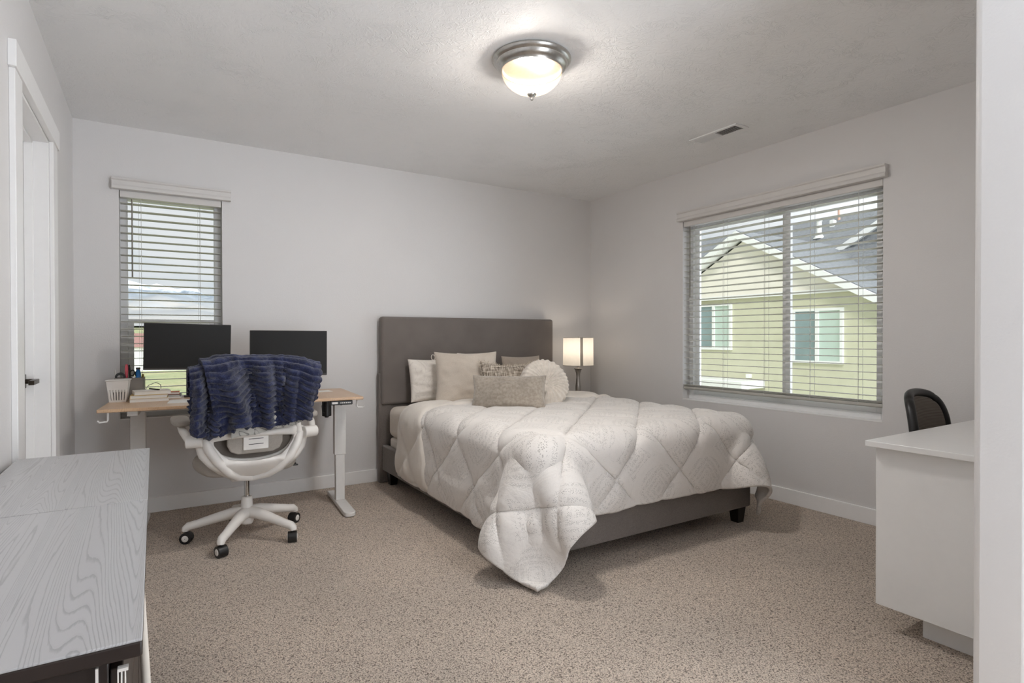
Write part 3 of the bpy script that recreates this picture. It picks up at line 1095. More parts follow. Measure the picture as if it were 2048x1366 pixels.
def pillow(name, label, base, yaw, tilt, w_, h_, t_, mat, seed, **k):
    m = pillow_mesh(w_, h_, t_, seed, **k)
    o = m.build(name, mat, weld=1e-5, smooth=80)
    o.matrix_world = pframe(base, yaw, tilt, h_)
    tag(o, label, 'pillow', 'pillows on the bed')
    return o
ZB = 0.632
def seam(o, w_, h_, mat, pinch):
    pts = []
    for k in range(80):
        a = k/80*4
        s_ = int(a)
        f = a-s_
        q = -1+2*f
        U_, V_ = [(q, -1), (1, q), (-q, 1), (-1, -q)][s_]
        pts.append((0.5*w_*U_*(1-pinch*(1-V_**2)), 0.5*h_*V_*(1-pinch*1.3*(1-U_**2)), 0))
    MB().tube(pts, 0.0032, 6, closed=True).build('piping', mat, o)

p1 = pillow('pillow', 'white crinkled bed pillow standing leftmost against the headboard', (-1.755, -0.270, ZB-0.008), R(-4), R(14), 0.42, 0.335, 0.15, M['floral_pillow'], 1, pinch=0.05, wr=0.016)
p2 = pillow('pillow', 'white pillow hidden behind the big beige cushion, only its top showing', (-1.355, -0.240, ZB+0.02), R(3), R(12), 0.36, 0.345, 0.12, M['white_fabric'], 2)
p3 = pillow('pillow', 'taupe pillow behind the round cushion, its pointed corner against the headboard', (-0.985, -0.330, ZB+0.012), R(-6), R(14), 0.36, 0.325, 0.12, M['taupe_pillow'], 3, pinch=0.06)
p4 = pillow('cushion', 'large square beige cushion leaning beside the leftmost white pillow', (-1.665, -0.605, ZB-0.010), R(-22), R(24), 0.47, 0.42, 0.17, M['beige'], 4, pinch=0.075, wr=0.018)
seam(p4, 0.47, 0.42, M['beige'], 0.075)
p5 = pillow('cushion', 'brown and cream woven tweed cushion with a fringed edge', (-1.415, -0.840, ZB+0.015), R(-20), R(22), 0.46, 0.32, 0.13, M['tweed'], 6, pinch=0.07, wr=0.006, sag=0.10)
fr = MB()
rnd = random.Random(3)
for k in range(90):
    a = k/90
    if a < 0.62:
        q = -1+2*a/0.62
        U_, V_ = q, 1.0
        d_ = Vector((rnd.uniform(-.6, .6), 1, 0))
    else:
        q = 1-2*(a-0.62)/0.38
        U_, V_ = -1.0, q
        d_ = Vector((-1, rnd.uniform(-.6, .6), 0))
    y_ = 0.5*0.32*V_*(1-0.091*(1-U_**2))-0.10*0.32*max(V_, 0)*(1-U_**2)
    st = Vector((0.5*0.46*U_*(1-0.07*(1-V_**2)), y_, 0))
    ln = rnd.uniform(0.010, 0.022)
    fr.tube([st-d_*0.006, st+d_*ln*0.5+Vector((0, 0, rnd.uniform(-.004, .006))), st+d_*ln+Vector((0, 0, rnd.uniform(-.008, .01)))], [0.0028, 0.0026, 0.0012], 5)
fr.build('fringe', M['fringe'], p5)['kind'] = 'stuff'
p6 = pillow('cushion', 'small oblong taupe velvet cushion lying in front of all the pillows', (-1.60, -1.065, ZB+0.0), R(-36), R(26), 0.505, 0.245, 0.14, M['velvet'], 7, pinch=0.06, wr=0.008)
seam(p6, 0.505, 0.245, M['velvet'], 0.06)
# round pleated cushion
def round_cushion():
    Rr, tk = 0.178, 0.125
    na, nr = 176, 22
    m = MB()
    for side in (1, -1):
        G = np.zeros((na+1, nr, 3))
        for i in range(na+1):
            an = 2*PI*i/na
            for j in range(nr):
                q = j/(nr-1)
                if q < 0.72:
                    rr = q/0.72*Rr*0.92
                    k = rr/(Rr*0.92)
                    z = tk*0.5*(0.50+0.50*min(1, k*1.9)**0.7)-0.012*max(0, k-0.75)/0.25
                    am = 0.0042*min(1, k*2.0)
                    ph = 30*an+2.6*math.sin(3*an)+1.8*k
                else:
                    t_ = (q-0.72)/0.28*PI/2
                    rr = Rr*0.92+Rr*0.08*math.sin(t_)
                    z = (tk*0.5-0.012)*math.cos(t_)
                    am = 0.0042
                    ph = 30*an+2.6*math.sin(3*an)+1.8
                pl = am*(math.sin(ph)*0.7+0.5*abs(math.sin(ph*0.5)))
                rr2 = rr+(pl if q > 0.72 else 0)
                G[i, j] = (rr2*math.cos(an), rr2*math.sin(an), side*(z+(pl if q <= 0.72 else pl*math.cos((q-0.72)/0.28*PI/2))))
        m.grid(G, flip=(side < 0))
    o = m.build('cushion', M['satin'], weld=1e-5, smooth=80)
    bt = MB().lathe([(0.001, tk*0.5*0.5+0.016), (0.010, tk*0.25+0.014), (0.017, tk*0.25+0.008), (0.019, tk*0.25), (0.014, tk*0.25-0.008)], 24)
    bt.build('button', M['satin'], o, smooth=80)
    return o
p7 = round_cushion()
tag(p7, 'round pleated cream cushion with a button centre at the right of the pillows', 'pillow', 'pillows on the bed')
p7.matrix_world = pframe((-1.255, -1.045, ZB-0.012), R(-10), R(24), 0.35)
# cord loop peeping out behind the square cushion
lp = MB().tube([(-0.010+0.014*math.cos(a), -0.0, 0.020*math.sin(a)) for a in [i/20*2*PI for i in range(20)]], 0.0022, 6, closed=True)
lo = lp.build('loop', M['white_fabric'], p4)
lo.location = (-0.235, 0.172, -0.006)
lo.rotation_euler = (R(-70), 0, R(10))

# ------------------------------------------------------------------ nightstand and table lamp
ns = empty('nightstand', (-0.30, -0.27, 0))
tag(ns, 'dark nightstand hidden between the bed and the right wall, under the lamp', 'nightstand')
MB().box(-0.19, 0.22, -0.19, 0.19, 0.545, 0.565).build('top', M['dark_wood'], ns, bevel=0.003)
MB().box(-0.18, 0.21, -0.17, 0.18, 0.10, 0.545).build('body', M['dark_wood'], ns, bevel=0.002)
for (sx_, sy_) in ((-0.16, -0.15), (0.19, -0.15), (-0.16, 0.16), (0.19, 0.16)):
    MB().tube([(sx_, sy_, 0.10), (sx_, sy_, 0)], [0.02, 0.014], 10).build('leg', M['dark_wood'], ns)
for z0 in (0.12, 0.335):
    d_ = MB().box(-0.17, 0.20, -0.186, -0.170, z0, z0+0.195).build('drawer', M['dark_wood'], ns, bevel=0.002)
    MB().lathe([(0.006, 0), (0.006, 0.012), (0.013, 0.016), (0.011, 0.024)], 16, mtx=Matrix.Translation((0.015, -0.186, z0+0.1)) @ Matrix.Rotation(PI/2, 4, 'X')).build('knob', M['nickel'], d_)
tl = empty('table_lamp', (-0.392, -0.300, 0.565))
tag(tl, 'lit table lamp with white drum shade and steel baluster in the corner', 'lamp')
MB().lathe([(0.055, 0), (0.055, 0.008), (0.050, 0.014), (0.018, 0.020), (0.012, 0.028), (0.020, 0.040), (0.025, 0.075), (0.025, 0.110), (0.020, 0.150), (0.016, 0.195),
            (0.018, 0.225), (0.026, 0.252), (0.030, 0.262), (0.038, 0.268), (0.038, 0.273), (0.008, 0.276), (0.006, 0.285)], 32).build('base', M['steel'], tl, smooth=60)
MB().tube([(0, 0, 0.28), (0, 0, 0.555)], 0.005, 10).build('stem', M['nickel'], tl)
MB().lathe([(0.136, 0.300), (0.134, 0.548)], 56, cap=False).build('lamp_shade', M['shade'], tl, smooth=80)
for (r_, z_) in ((0.136, 0.300), (0.134, 0.547)):
    rim = MB().tube([(r_*math.cos(a), r_*math.sin(a), z_) for a in [i/48*2*PI for i in range(48)]], 0.0026, 6, closed=True)
    if z_ > 0.4:
        for a in (0, 2*PI/3, 4*PI/3):
            rim.tube([(0, 0, 0.547), (0.134*math.cos(a), 0.134*math.sin(a), 0.547)], 0.0018, 6)
    rim.build('shade_rim', M['nickel'], tl)
for a in (R(-116), R(-116+120), R(-116+240)):
    G = np.zeros((5, 2, 3))
    for i in range(5):
        an = a+(i-2)*0.045
        for j in range(2):
            G[i, j] = ((0.1385-0.002*j)*math.cos(an), (0.1385-0.002*j)*math.sin(an), 0.303+0.242*j)
    MB().grid(G).build('shade_strip', M['strip'], tl, smooth=80, solid=0.0015)
MB().lathe([(0.002, 0.40), (0.022, 0.42), (0.030, 0.445), (0.022, 0.47), (0.008, 0.485)], 20).build('bulb', M['bowl'], tl, smooth=80)
lamp('table_lamp_bulb', 'POINT', (-0.392, -0.300, 0.565+0.455), 1.5, (1.0, 0.88, 0.74), 0.035)

# ------------------------------------------------------------------ standing desk
DA = R(-4)
DX, DY = Vector((math.cos(DA), math.sin(DA), 0)), Vector((-math.sin(DA), math.cos(DA), 0))
DO = Vector((-3.862, -0.705, 0))           # front left corner
desk = empty('standing_desk', DO, (0, 0, DA))
tag(desk, 'electric standing desk with light oak top on white steel legs', 'desk')
DZ = 0.748
MB().box(0, 1.365, 0, 0.68, DZ-0.018, DZ).build('desktop', M['desk_wood'], desk, bevel=0.004, seg=3)
for cx in (0.150, 1.285):
    c_ = MB().box(cx-0.038, cx+0.038, 0.315, 0.370, 0.335, DZ-0.045)
    c_.box(cx-0.030, cx+0.030, 0.320, 0.365, 0.03, 0.36)
    c_.build('column', M['white_metal'], desk, bevel=0.004)
    ft = [(-0.036, 0.02), (0.036, 0.02)]
    poly = []
    for k in range(9):
        a = PI+k/8*PI
        poly.append((cx+0.036*math.cos(a), 0.04+0.036*math.sin(a)))
    poly += [(cx+0.036, 0.60), (cx-0.036, 0.60)]
    MB().prism(poly, 'z', 0.004, 0.030).build('foot', M['white_metal'], desk, bevel=0.004)
    MB().box(cx-0.025, cx+0.025, 0.06, 0.62, DZ-0.048, DZ-0.019).build('side_bracket', M['white_metal'], desk, bevel=0.003)
MB().box(0.16, 1.28, 0.300, 0.335, DZ-0.055, DZ-0.020).box(0.16, 1.28, 0.36, 0.395, DZ-0.055, DZ-0.020).build('crossbar', M['white_metal'], desk, bevel=0.003)
cp = MB().box(1.165, 1.300, 0.010, 0.050, DZ-0.046, DZ-0.019).build('control_panel', M['black'], desk, bevel=0.004)
k_ = MB()
for i in range(6):
    k_.box(1.225+i*0.011, 1.2315+i*0.011, 0.008, 0.011, DZ-0.036, DZ-0.030)
k_.box(1.176, 1.210, 0.0085, 0.011, DZ-0.039, DZ-0.027)
k_.build('buttons', M['whiteplastic'], cp, smooth=0)
MB().box(1.165, 1.232, 0.29, 0.36, DZ-0.055, DZ-0.020).tube([(1.20, 0.33, DZ-0.05), (1.20, 0.33, DZ-0.15)], 0.030, 20).tube([(1.20, 0.33, DZ-0.15), (1.20, 0.33, DZ-0.160)], 0.014, 12).build('motor', M['black'], desk, bevel=0.003)
cb = MB()
cb.tube([(1.225, 0.30, DZ-0.03), (1.235, 0.25, DZ-0.06), (1.26, 0.15, DZ-0.062), (1.25, 0.08, DZ-0.05), (1.22, 0.045, DZ-0.03)], 0.0028, 8)
cb.tube([(1.18, 0.31, DZ-0.03), (1.165, 0.30, DZ-0.08), (1.168, 0.30, DZ-0.12), (1.185, 0.31, DZ-0.125)], 0.0026, 8)
cb.build('cable', M['black'], desk)
for (hx_, s_) in ((0.045, -1), (1.33, 1)):
    MB().tube([(hx_, 0.03, DZ-0.018), (hx_, 0.03, DZ-0.060), (hx_+0.006*s_, 0.03, DZ-0.068), (hx_+0.035*s_, 0.03, DZ-0.070), (hx_+0.045*s_, 0.03, DZ-0.060)], 0.005, 10).build('hook', M['white_metal'], desk)

def on_desk(px, py, rz=0):
    return (px, py, DZ), (0, 0, DA+rz)

# monitors
def monitor(label, cx, cy, zc, w_, h_, yaw, roll):
    t = empty('monitor', (cx, cy, DZ), (0, 0, yaw))
    tag(t, label, 'monitor', 'monitors on the standing desk')
    mt_ = Matrix.Translation((0, 0, zc-DZ)) @ Matrix.Rotation(roll, 4, 'Y')
    MB().box(-w_/2-0.004, w_/2+0.004, 0, 0.028, -h_/2-0.012, h_/2+0.004, mt_).build('housing', M['bezel'], t, bevel=0.004)
    MB().box(-w_/2, w_/2, -0.0015, 0.002, -h_/2, h_/2, mt_).build('screen', M['screen'], t, smooth=0)
    MB().tube([(0, 0.055, 0.008), (0, 0.055, zc-DZ-0.02), (0, 0.028, zc-DZ)], [0.013, 0.012, 0.016], 14).build('neck', M['bezel'], t)
    MB().box(-0.026, 0.026, 0.020, 0.090, 0.0005, 0.011).build('stand_base', M['bezel'], t, bevel=0.003)
    return t
monitor('left monitor on the desk, blank black screen in front of the narrow window', -3.428, -0.270, 1.066, 0.462, 0.268, R(0), R(1.2))
monitor('right monitor on the desk, blank black screen half behind the navy throw', -2.850, -0.330, 1.018, 0.470, 0.284, R(-7), R(0.3))

# white slotted basket
bk = empty('basket', *[(-3.785, -0.300, DZ), (0, 0, R(-4))])
tag(bk, 'small white slotted plastic basket at the left end of the desk', 'basket')
m = MB()
hb = 0.125
def ring(z):
    k = 0.040+0.014*z/hb
    return k
for s_ in range(4):
    rot = Matrix.Rotation(s_*PI/2, 4, 'Z')
    def pt(u, z, d=0):
        k = ring(z)-d
        return (u*k, -k, z)
    def panel(u0, u1, z0, z1):
        V = [pt(u0, z0), pt(u1, z0), pt(u1, z1), pt(u0, z1), pt(u0, z0, 0.002), pt(u1, z0, 0.002), pt(u1, z1, 0.002), pt(u0, z1, 0.002)]
        m.add(V, [(0, 1, 2, 3), (7, 6, 5, 4), (0, 4, 5, 1), (1, 5, 6, 2), (2, 6, 7, 3), (3, 7, 4, 0)], rot)
    panel(-1, 1, 0, 0.012)
    panel(-1, 1, 0.072, hb)
    for i in range(7):
        u = -0.90+i*0.30
        panel(u-0.10, u+0.10, 0.012, 0.072)
m.box(-0.039, 0.039, -0.039, 0.039, 0, 0.003)
m.build('body', M['whiteplastic'], bk, smooth=0)
MB().tube([(0.0555*a, 0.0555*b_, hb) for (a, b_) in ((-1, -1), (1, -1), (1, 1), (-1, 1))], 0.004, 8, closed=True).build('rim', M['whiteplastic'], bk)
o = MB().box(-0.030, 0.030, -0.022, 0.024, 0.004, 0.055).build('pouch', M['black'], loc=(-3.785, -0.300, DZ), rot=(0, 0, R(-4)), bevel=0.006)
tag(o, 'black pouch inside the white slotted basket', 'pouch')

# grey organizer with pens
oc = Vector((-3.735, -0.125, DZ))
og = empty('desk_organizer', oc, (0, 0, DA))
tag(og, 'grey open desk organizer box behind the white basket, full of pens', 'organizer')
m = MB()
ow, od, oh = 0.075, 0.05, 0.128
for (a, b_, c, d) in ((-ow, -ow+0.004, -od, od), (ow-0.004, ow, -od, od), (-ow, ow, -od, -od+0.004), (-ow, ow, od-0.004, od), (-0.01, -0.007, -od, od)):
    m.box(a, b_, c, d, 0.0, oh)
m.box(-ow, ow, -od, od, 0, 0.004)
m.build('box', M['grey_box'], og, bevel=0.001)
MB().box(-ow+0.012, -0.014, -od-0.001, -od+0.001, 0.02, oh-0.02).build('front_panel', M['bezel'], og)
def stick(name, label, cat, mat, x, y, z0, z1, dx, dy, r, grp=None, rr=None):
    a = oc+Vector((x, y, z0))
    e = Vector((dx, dy, z1-z0))
    pts = [(0, 0, 0), tuple(e*0.08), tuple(e*0.92), tuple(e)]
    o = MB().tube(pts, rr or [r*0.3, r, r, r*0.7], 12).build(name, mat, loc=a)
    tag(o, label, cat, grp)
    return o
tp = MB()
tp.lathe([(0.016, -0.009), (0.027, -0.009), (0.027, 0.009), (0.016, 0.009), (0.016, -0.009)], 36, cap=False, mtx=Matrix.Rotation(R(78), 4, 'X'))
tp_o = tp.build('tape_roll', M['black'], loc=oc+Vector((-0.048, -0.010, oh+0.004)), smooth=40)
tag(tp_o, 'black tape roll sticking out of the left of the grey organizer', 'tape roll')
stick('marker', 'pink marker standing in the grey organizer', 'pen', M['pink'], -0.020, 0.0, 0.006, 0.208, 0.004, 0.004, 0.009, 'pens in the organizer')
stick('pen', 'thin black pen leaning in the grey organizer beside the pink marker', 'pen', M['black'], 0.008, 0.0, 0.006, 0.205, -0.012, 0.010, 0.0055, 'pens in the organizer')
stick('pencil', 'thin white pencil leaning left out of the grey organizer', 'pencil', M['paper'], -0.055, 0.02, 0.006, 0.178, -0.022, 0.010, 0.0035, 'pens in the organizer')
bt = empty('bottle', oc+Vector((0.042, 0.0, 0.004)), (0, 0, 0))
tag(bt, 'small blue bottle with a dark cap in the grey organizer', 'bottle')
MB().lathe([(0.014, 0), (0.015, 0.01), (0.015, 0.148), (0.011, 0.165), (0.009, 0.172), (0.001, 0.172)], 24).build('body', M['blue'], bt, smooth=50)
MB().lathe([(0.012, 0.172), (0.012, 0.184), (0.001, 0.185)], 20).build('cap', M['bezel'], bt, smooth=50)
sci = empty('scissors', oc+Vector((0.016, -0.015, 0.10)), (R(-8), R(10), 0))
tag(sci, 'black handled scissors standing handles up in the grey organizer', 'scissors')
m = MB()
for s_ in (-1, 1):
    m.tube([(s_*0.013+0.011*math.cos(a), 0, 0.055+0.017*math.sin(a)) for a in [i/20*2*PI for i in range(20)]], 0.0032, 8, closed=True)
m.build('handle', M['black'], sci)
MB().prism([(-0.008, 0.035), (0.008, 0.035), (0.001, -0.085), (-0.001, -0.085)], 'y', -0.001, 0.001).build('blade', M['chrome'], sci)
stick('highlighter', 'short mustard highlighter at the right end of the grey organizer', 'pen', M['gold'], 0.064, 0.01, 0.006, 0.146, 0.002, 0.0, 0.007, 'pens in the organizer')

# books and papers
def book(name, label, cat, w_, d_, h_, x, y, z, rz, cover, page=True, grp=None):
    t = empty(name, (x, y, z), (0, 0, rz))
    tag(t, label, cat, grp)
    c_ = MB().box(-w_/2, w_/2, -d_/2, d_/2, 0, 0.0016).box(-w_/2, w_/2, -d_/2, d_/2, h_-0.0016, h_).box(-w_/2, -w_/2+0.002, -d_/2, d_/2, 0.0016, h_-0.0016)
    c_.build('cover', cover, t, bevel=0.0006)
    MB().box(-w_/2+0.002, w_/2-0.004, -d_/2+0.003, d_/2-0.003, 0.0016, h_-0.0016).build('pages', M['paper'], t)
    return t
book('book', 'bottom book of the cream stack on the desk', 'book', 0.195, 0.15, 0.018, -3.635, -0.330, DZ, R(3), M['cream'], grp='books stacked beside the basket')
book('folder', 'yellowish folder in the middle of the cream stack on the desk', 'folder', 0.185, 0.15, 0.020, -3.632, -0.320, DZ+0.0182, R(-3), M['folder'], grp='books stacked beside the basket')
book('notebook', 'white covered notebook on top of the cream stack on the desk', 'notebook', 0.185, 0.145, 0.020, -3.622, -0.300, DZ+0.0384, R(6), M['cream'], grp='books stacked beside the basket')
book('book', 'thin white book lowest under the orange notebook', 'book', 0.12, 0.12, 0.010, -3.522, -0.200, DZ, R(-6), M['paper'], grp='small books under the left monitor')
book('book', 'black book under the orange notebook', 'book', 0.110, 0.10, 0.010, -3.522, -0.195, DZ+0.0102, R(-8), M['black'], grp='small books under the left monitor')
book('notebook', 'small orange notebook on top of the black book', 'notebook', 0.095, 0.08, 0.016, -3.522, -0.190, DZ+0.0204, R(-5), M['orange'], grp='small books under the left monitor')
o = MB().box(-0.14, 0.14, -0.10, 0.10, 0, 0.0015).build('paper_sheet', M['paper'], loc=(-3.40, -0.480, DZ), rot=(0, 0, R(-6)), smooth=0)
tag(o, 'white paper lying near the desk front, right of the book stack', 'paper')
o = MB().box(-0.06, 0.06, -0.05, 0.05, 0, 0.0015).build('paper_sheet', M['paper'], loc=(-2.635, -0.300, DZ), rot=(0, 0, R(4)), smooth=0)
tag(o, 'small white paper at the right part of the desk behind the throw', 'paper')
o = MB().tube([(0, 0, 0), (0.075, 0.10, 0.0)], 0.004, 8).build('pen', M['black'], loc=(-3.585, -0.335, DZ+0.0625), rot=(0, 0, R(60)))
tag(o, 'black pen lying on the white notebook of the cream stack', 'pen')
cab = MB().tube([(-3.668, -0.175, DZ+0.003), (-3.662, -0.160, DZ+0.04), (-3.640, -0.12, DZ+0.075), (-3.60, -0.06, DZ+0.088), (-3.575, -0.03, DZ+0.07), (-3.57, -0.028, DZ+0.003)], 0.0024, 8)
tag(cab.build('cord', M['whiteplastic'], smooth=80), 'white charging cord arching behind the book stack', 'cord')

# ------------------------------------------------------------------ desk chair
CA = R(3)
HUB = Vector((-3.172, -0.812, 0))
ch = empty('desk_chair', HUB, (0, 0, CA))
tag(ch, 'white five-star swivel chair with grey mesh back at the standing desk', 'chair')
bs = MB()
bs.lathe([(0.028, 0.075), (0.034, 0.085), (0.040, 0.12), (0.040, 0.150), (0.032, 0.165), (0.028, 0.225), (0.024, 0.228)], 28)
ANG = [R(a)-CA for a in (-120.5, -48.5, 23.5, 95.5, 167.5)]
for a in ANG:
    d_ = Vector((math.cos(a), math.sin(a), 0))
    pts = [d_*0.02+Vector((0, 0, 0.140)), d_*0.08+Vector((0, 0, 0.138)), d_*0.17+Vector((0, 0, 0.118)), d_*0.25+Vector((0, 0, 0.098)), d_*0.292+Vector((0, 0, 0.090)), d_*0.305+Vector((0, 0, 0.078)), d_*0.307+Vector((0, 0, 0.066))]
    bs.tube(pts, [0.034, 0.031, 0.026, 0.023, 0.022, 0.020, 0.017], 14)
bs.build('star_base', M['whiteplastic'], ch, smooth=60)
for i, a in enumerate(ANG):
    d_ = Vector((math.cos(a), math.sin(a), 0))
    c0 = d_*0.300
    sp = a+0.9+i*1.3
    ct = MB().tube([(c0.x, c0.y, 0.050), (c0.x, c0.y, 0.068)], 0.008, 10)
    mt_ = Matrix.Translation((c0.x, c0.y, 0.029)) @ Matrix.Rotation(sp, 4, 'Z') @ Matrix.Rotation(PI/2, 4, 'X')
    ct.lathe([(0.012, -0.024), (0.030, -0.023), (0.0305, -0.010), (0.0305, 0.010), (0.030, 0.023), (0.012, 0.024)], 24, mtx=mt_)
    co = ct.build('caster', M['black'], ch, smooth=40)
    wh = MB()
    for s_ in (-1, 1):
        wh.lathe([(0.002, s_*0.0265), (0.010, s_*0.0265), (0.016, s_*0.0255), (0.018, s_*0.0230)], 24, mtx=mt_, cap=False)
    hub_o = wh.build('hub_cap', M['whiteplastic'], co, smooth=60)
MB().tube([(0, 0, 0.22), (0, 0, 0.36)], 0.014, 20).tube([(0, 0, 0.222), (0, 0, 0.232)], 0.0175, 20).build('gas_lift', M['chrome'], ch)
# seat
def seat_mesh():
    n = 40
    u = np.sin(np.linspace(-1, 1, n)*PI/2)
    U, V = np.meshgrid(u, u, indexing='ij')
    k = np.clip(np.maximum(np.abs(U), np.abs(V)), 1e-6, 1)
    sq = np.sqrt(np.clip(1-0.42*U**2*V**2, 0.1, 1))
    X = 0.262*U*sq
    Y = 0.245*V*sq+0.03
    rim_ = np.clip((1-U**8)*(1-V**8), 0, 1)**0.5
    top = 0.430+0.040*rim_-0.012*(V < -2)
    bot = 0.430-0.050*rim_
    m_ = MB()
    m_.grid(np.stack([X, Y, top], -1))
    m_.grid(np.stack([X, Y, bot], -1), flip=True)
    return m_
seat_mesh().build('seat', M['seat_grey'], ch, weld=1e-5, smooth=80)
MB().box(-0.10, 0.10, -0.13, 0.12, 0.345, 0.385).build('seat_mechanism', M['whiteplastic'], ch, bevel=0.012, seg=3)
# white yoke of the back
OUT = [(-0.225, 0.640), (-0.12, 0.634), (0, 0.630), (0.12, 0.634), (0.225, 0.640), (0.268, 0.622), (0.276, 0.570), (0.262, 0.510), (0.218, 0.455), (0.170, 0.412), (0.120, 0.375), (0.060, 0.352), (0, 0.348),
       (-0.060, 0.352), (-0.120, 0.375), (-0.170, 0.412), (-0.218, 0.455), (-0.262, 0.510), (-0.276, 0.570), (-0.268, 0.622)]
INN = [(-0.195, 0.588), (-0.10, 0.598), (0, 0.600), (0.10, 0.598), (0.195, 0.588), (0.196, 0.570), (0.165, 0.525), (0.128, 0.490), (0.06, 0.478), (0, 0.475), (-0.06, 0.478), (-0.128, 0.490), (-0.165, 0.525), (-0.196, 0.570)]
def rayhit(poly, c, a):
    d = (math.cos(a), math.sin(a))
    best = 0
    for i in range(len(poly)):
        p, q = poly[i], poly[(i+1) % len(poly)]
        ex, ey = q[0]-p[0], q[1]-p[1]
        den = d[0]*ey-d[1]*ex
        if abs(den) < 1e-9:
            continue
        t = ((p[0]-c[0])*ey-(p[1]-c[1])*ex)/den
        s_ = ((p[0]-c[0])*d[1]-(p[1]-c[1])*d[0])/den
        if t > 0 and -1e-6 <= s_ <= 1+1e-6:
            best = max(best, t)
    return best
def yoke_y(x, z):
    y = -0.262+0.16*(x/0.28)**2*0.35
    if z < 0.47:
        y += 0.20*((0.47-z)/0.125)**1.6*0.75
    return y
na = 120
G = np.zeros((na+1, 9, 3))
G2 = np.zeros((na+1, 9, 3))
cc = (0, 0.535)
for i in range(na+1):
    a = 2*PI*i/na
    ro, ri = rayhit(OUT, cc, a), rayhit(INN, cc, a)
    for j in range(9):
        q = j/8
        r_ = ri+(ro-ri)*q
        x, z = cc[0]+r_*math.cos(a), cc[1]+r_*math.sin(a)
        low = max(0.0, -math.sin(a))
        dish = 0.008*math.sin(PI*min(1, q*1.25))*low if low > 0.5 else 0
        ed = 0.012*(1-abs(2*q-1)**3)
        G[i, j] = (x, yoke_y(x, z)-ed+dish, z)
        G2[i, j] = (x, yoke_y(x, z)+0.012+ed*0.4+dish, z)
ym = MB().grid(G).grid(G2, flip=True)
# close the rims
for jj in (0, 8):
    E_ = np.stack([G[:, jj], G2[:, jj]], 1)
    ym.grid(E_)
for s_ in (-1, 1):
    pts = [(s_*0.235, yoke_y(0.235, 0.60)-0.004, 0.605), (s_*0.215, yoke_y(0.215, 0.54)-0.008, 0.545), (s_*0.178, yoke_y(0.178, 0.485)-0.010, 0.485), (s_*0.125, yoke_y(0.125, 0.42)-0.012, 0.420), (s_*0.075, yoke_y(0.075, 0.38)-0.014, 0.380), (0, yoke_y(0, 0.362)-0.014, 0.364)]
    ym.tube(pts, [0.022, 0.024, 0.024, 0.022, 0.020, 0.017], 14)
ym.tube([(0, yoke_y(0, 0.36)-0.005, 0.366), (0, -0.06, 0.362), (0, 0.02, 0.362)], [0.015, 0.028, 0.034], 14)
ym.build('back_yoke', M['whiteplastic'], ch, weld=1e-5, smooth=60)
# mesh back
def back_y(x, z):
    return -0.205+0.20*x*x*1.6-0.10*max(0, z-0.60)*0.9
nb = 26
G = np.zeros((nb, nb, 3))
for i in range(nb):
    for j in range(nb):
        U_, V_ = -1+2*i/(nb-1), -1+2*j/(nb-1)
        s_ = math.sqrt(1-0.35*U_*U_*V_*V_)
        z = 0.735+0.265*V_*s_
        x = 0.232*U_*s_*(1+0.05*V_)
        G[i, j] = (x, back_y(x, z), z)
MB().grid(G).build('back_mesh', M['mesh_grey'], ch, smooth=80, solid=0.006)
loop = [G[i, 0] for i in range(nb)]+[G[nb-1, j] for j in range(1, nb)]+[G[i, nb-1] for i in range(nb-2, -1, -1)]+[G[0, j] for j in range(nb-2, 0, -1)]
MB().tube(loop, 0.011, 10, closed=True).build('back_frame', M['whiteplastic'], ch, smooth=60)
m = MB()
for s_ in (-1, 1):
    m.tube([(s_*0.225, -0.235, 0.60), (s_*0.218, -0.215, 0.68), (s_*0.220, -0.205, 0.76)], [0.018, 0.014, 0.010], 10)
m.build('back_strut', M['whiteplastic'], ch, smooth=60)
lb = MB().prism([(-0.135, 0.600), (0.135, 0.600), (0.135, 0.560), (0.120, 0.528), (0.085, 0.512), (-0.085, 0.512), (-0.120, 0.528), (-0.135, 0.560)], 'y', -0.252, -0.228).build('lumbar_support', M['seat_grey'], ch, bevel=0.006, seg=3)
MB().box(-0.062, 0.062, -0.262, -0.250, 0.532, 0.612).build('lumbar_bracket', M['whiteplastic'], lb, bevel=0.004)
MB().box(-0.036, 0.036, -0.2630, -0.2618, 0.588, 0.5915).box(-0.036, 0.036, -0.2630, -0.2618, 0.560, 0.5635).build('slot', M['bezel'], lb, smooth=0)
for s_ in (-1, 1):
    ar = MB()
    ar.tube([(s_*0.245, -0.245, 0.598), (s_*0.318, -0.225, 0.598)], [0.031, 0.031], 24)
    ar.tube([(s_*0.300, -0.225, 0.598), (s_*0.322, -0.12, 0.640), (s_*0.322, -0.02, 0.662)], [0.020, 0.019, 0.020], 12)
    ao = ar.build('armrest', M['whiteplastic'], ch, smooth=50, bevel=0.004)
    poly = []
    for k in range(24):
        a = 2*PI*k/24
        cx_ = (abs(math.cos(a))**0.6)*math.copysign(1, math.cos(a))
        cy_ = (abs(math.sin(a))**0.6)*math.copysign(1, math.sin(a))
        poly.append((s_*0.322+0.045*cx_, -0.01+0.135*cy_))
    MB().prism(poly, 'z', 0.664, 0.694).build('arm_pad', M['seat_grey'], ao, bevel=0.010, seg=3, smooth=60)
MB().tube([(0.10, 0.02, 0.372), (0.24, 0.03, 0.366)], 0.005, 8).tube([(0.235, 0.03, 0.366), (0.285, 0.03, 0.364)], [0.009, 0.008], 10, flat=0.6).tube([(0.262, 0.03, 0.368), (0.272, 0.03, 0.378)], 0.008, 10).build('tilt_lever', M['black'], ch)

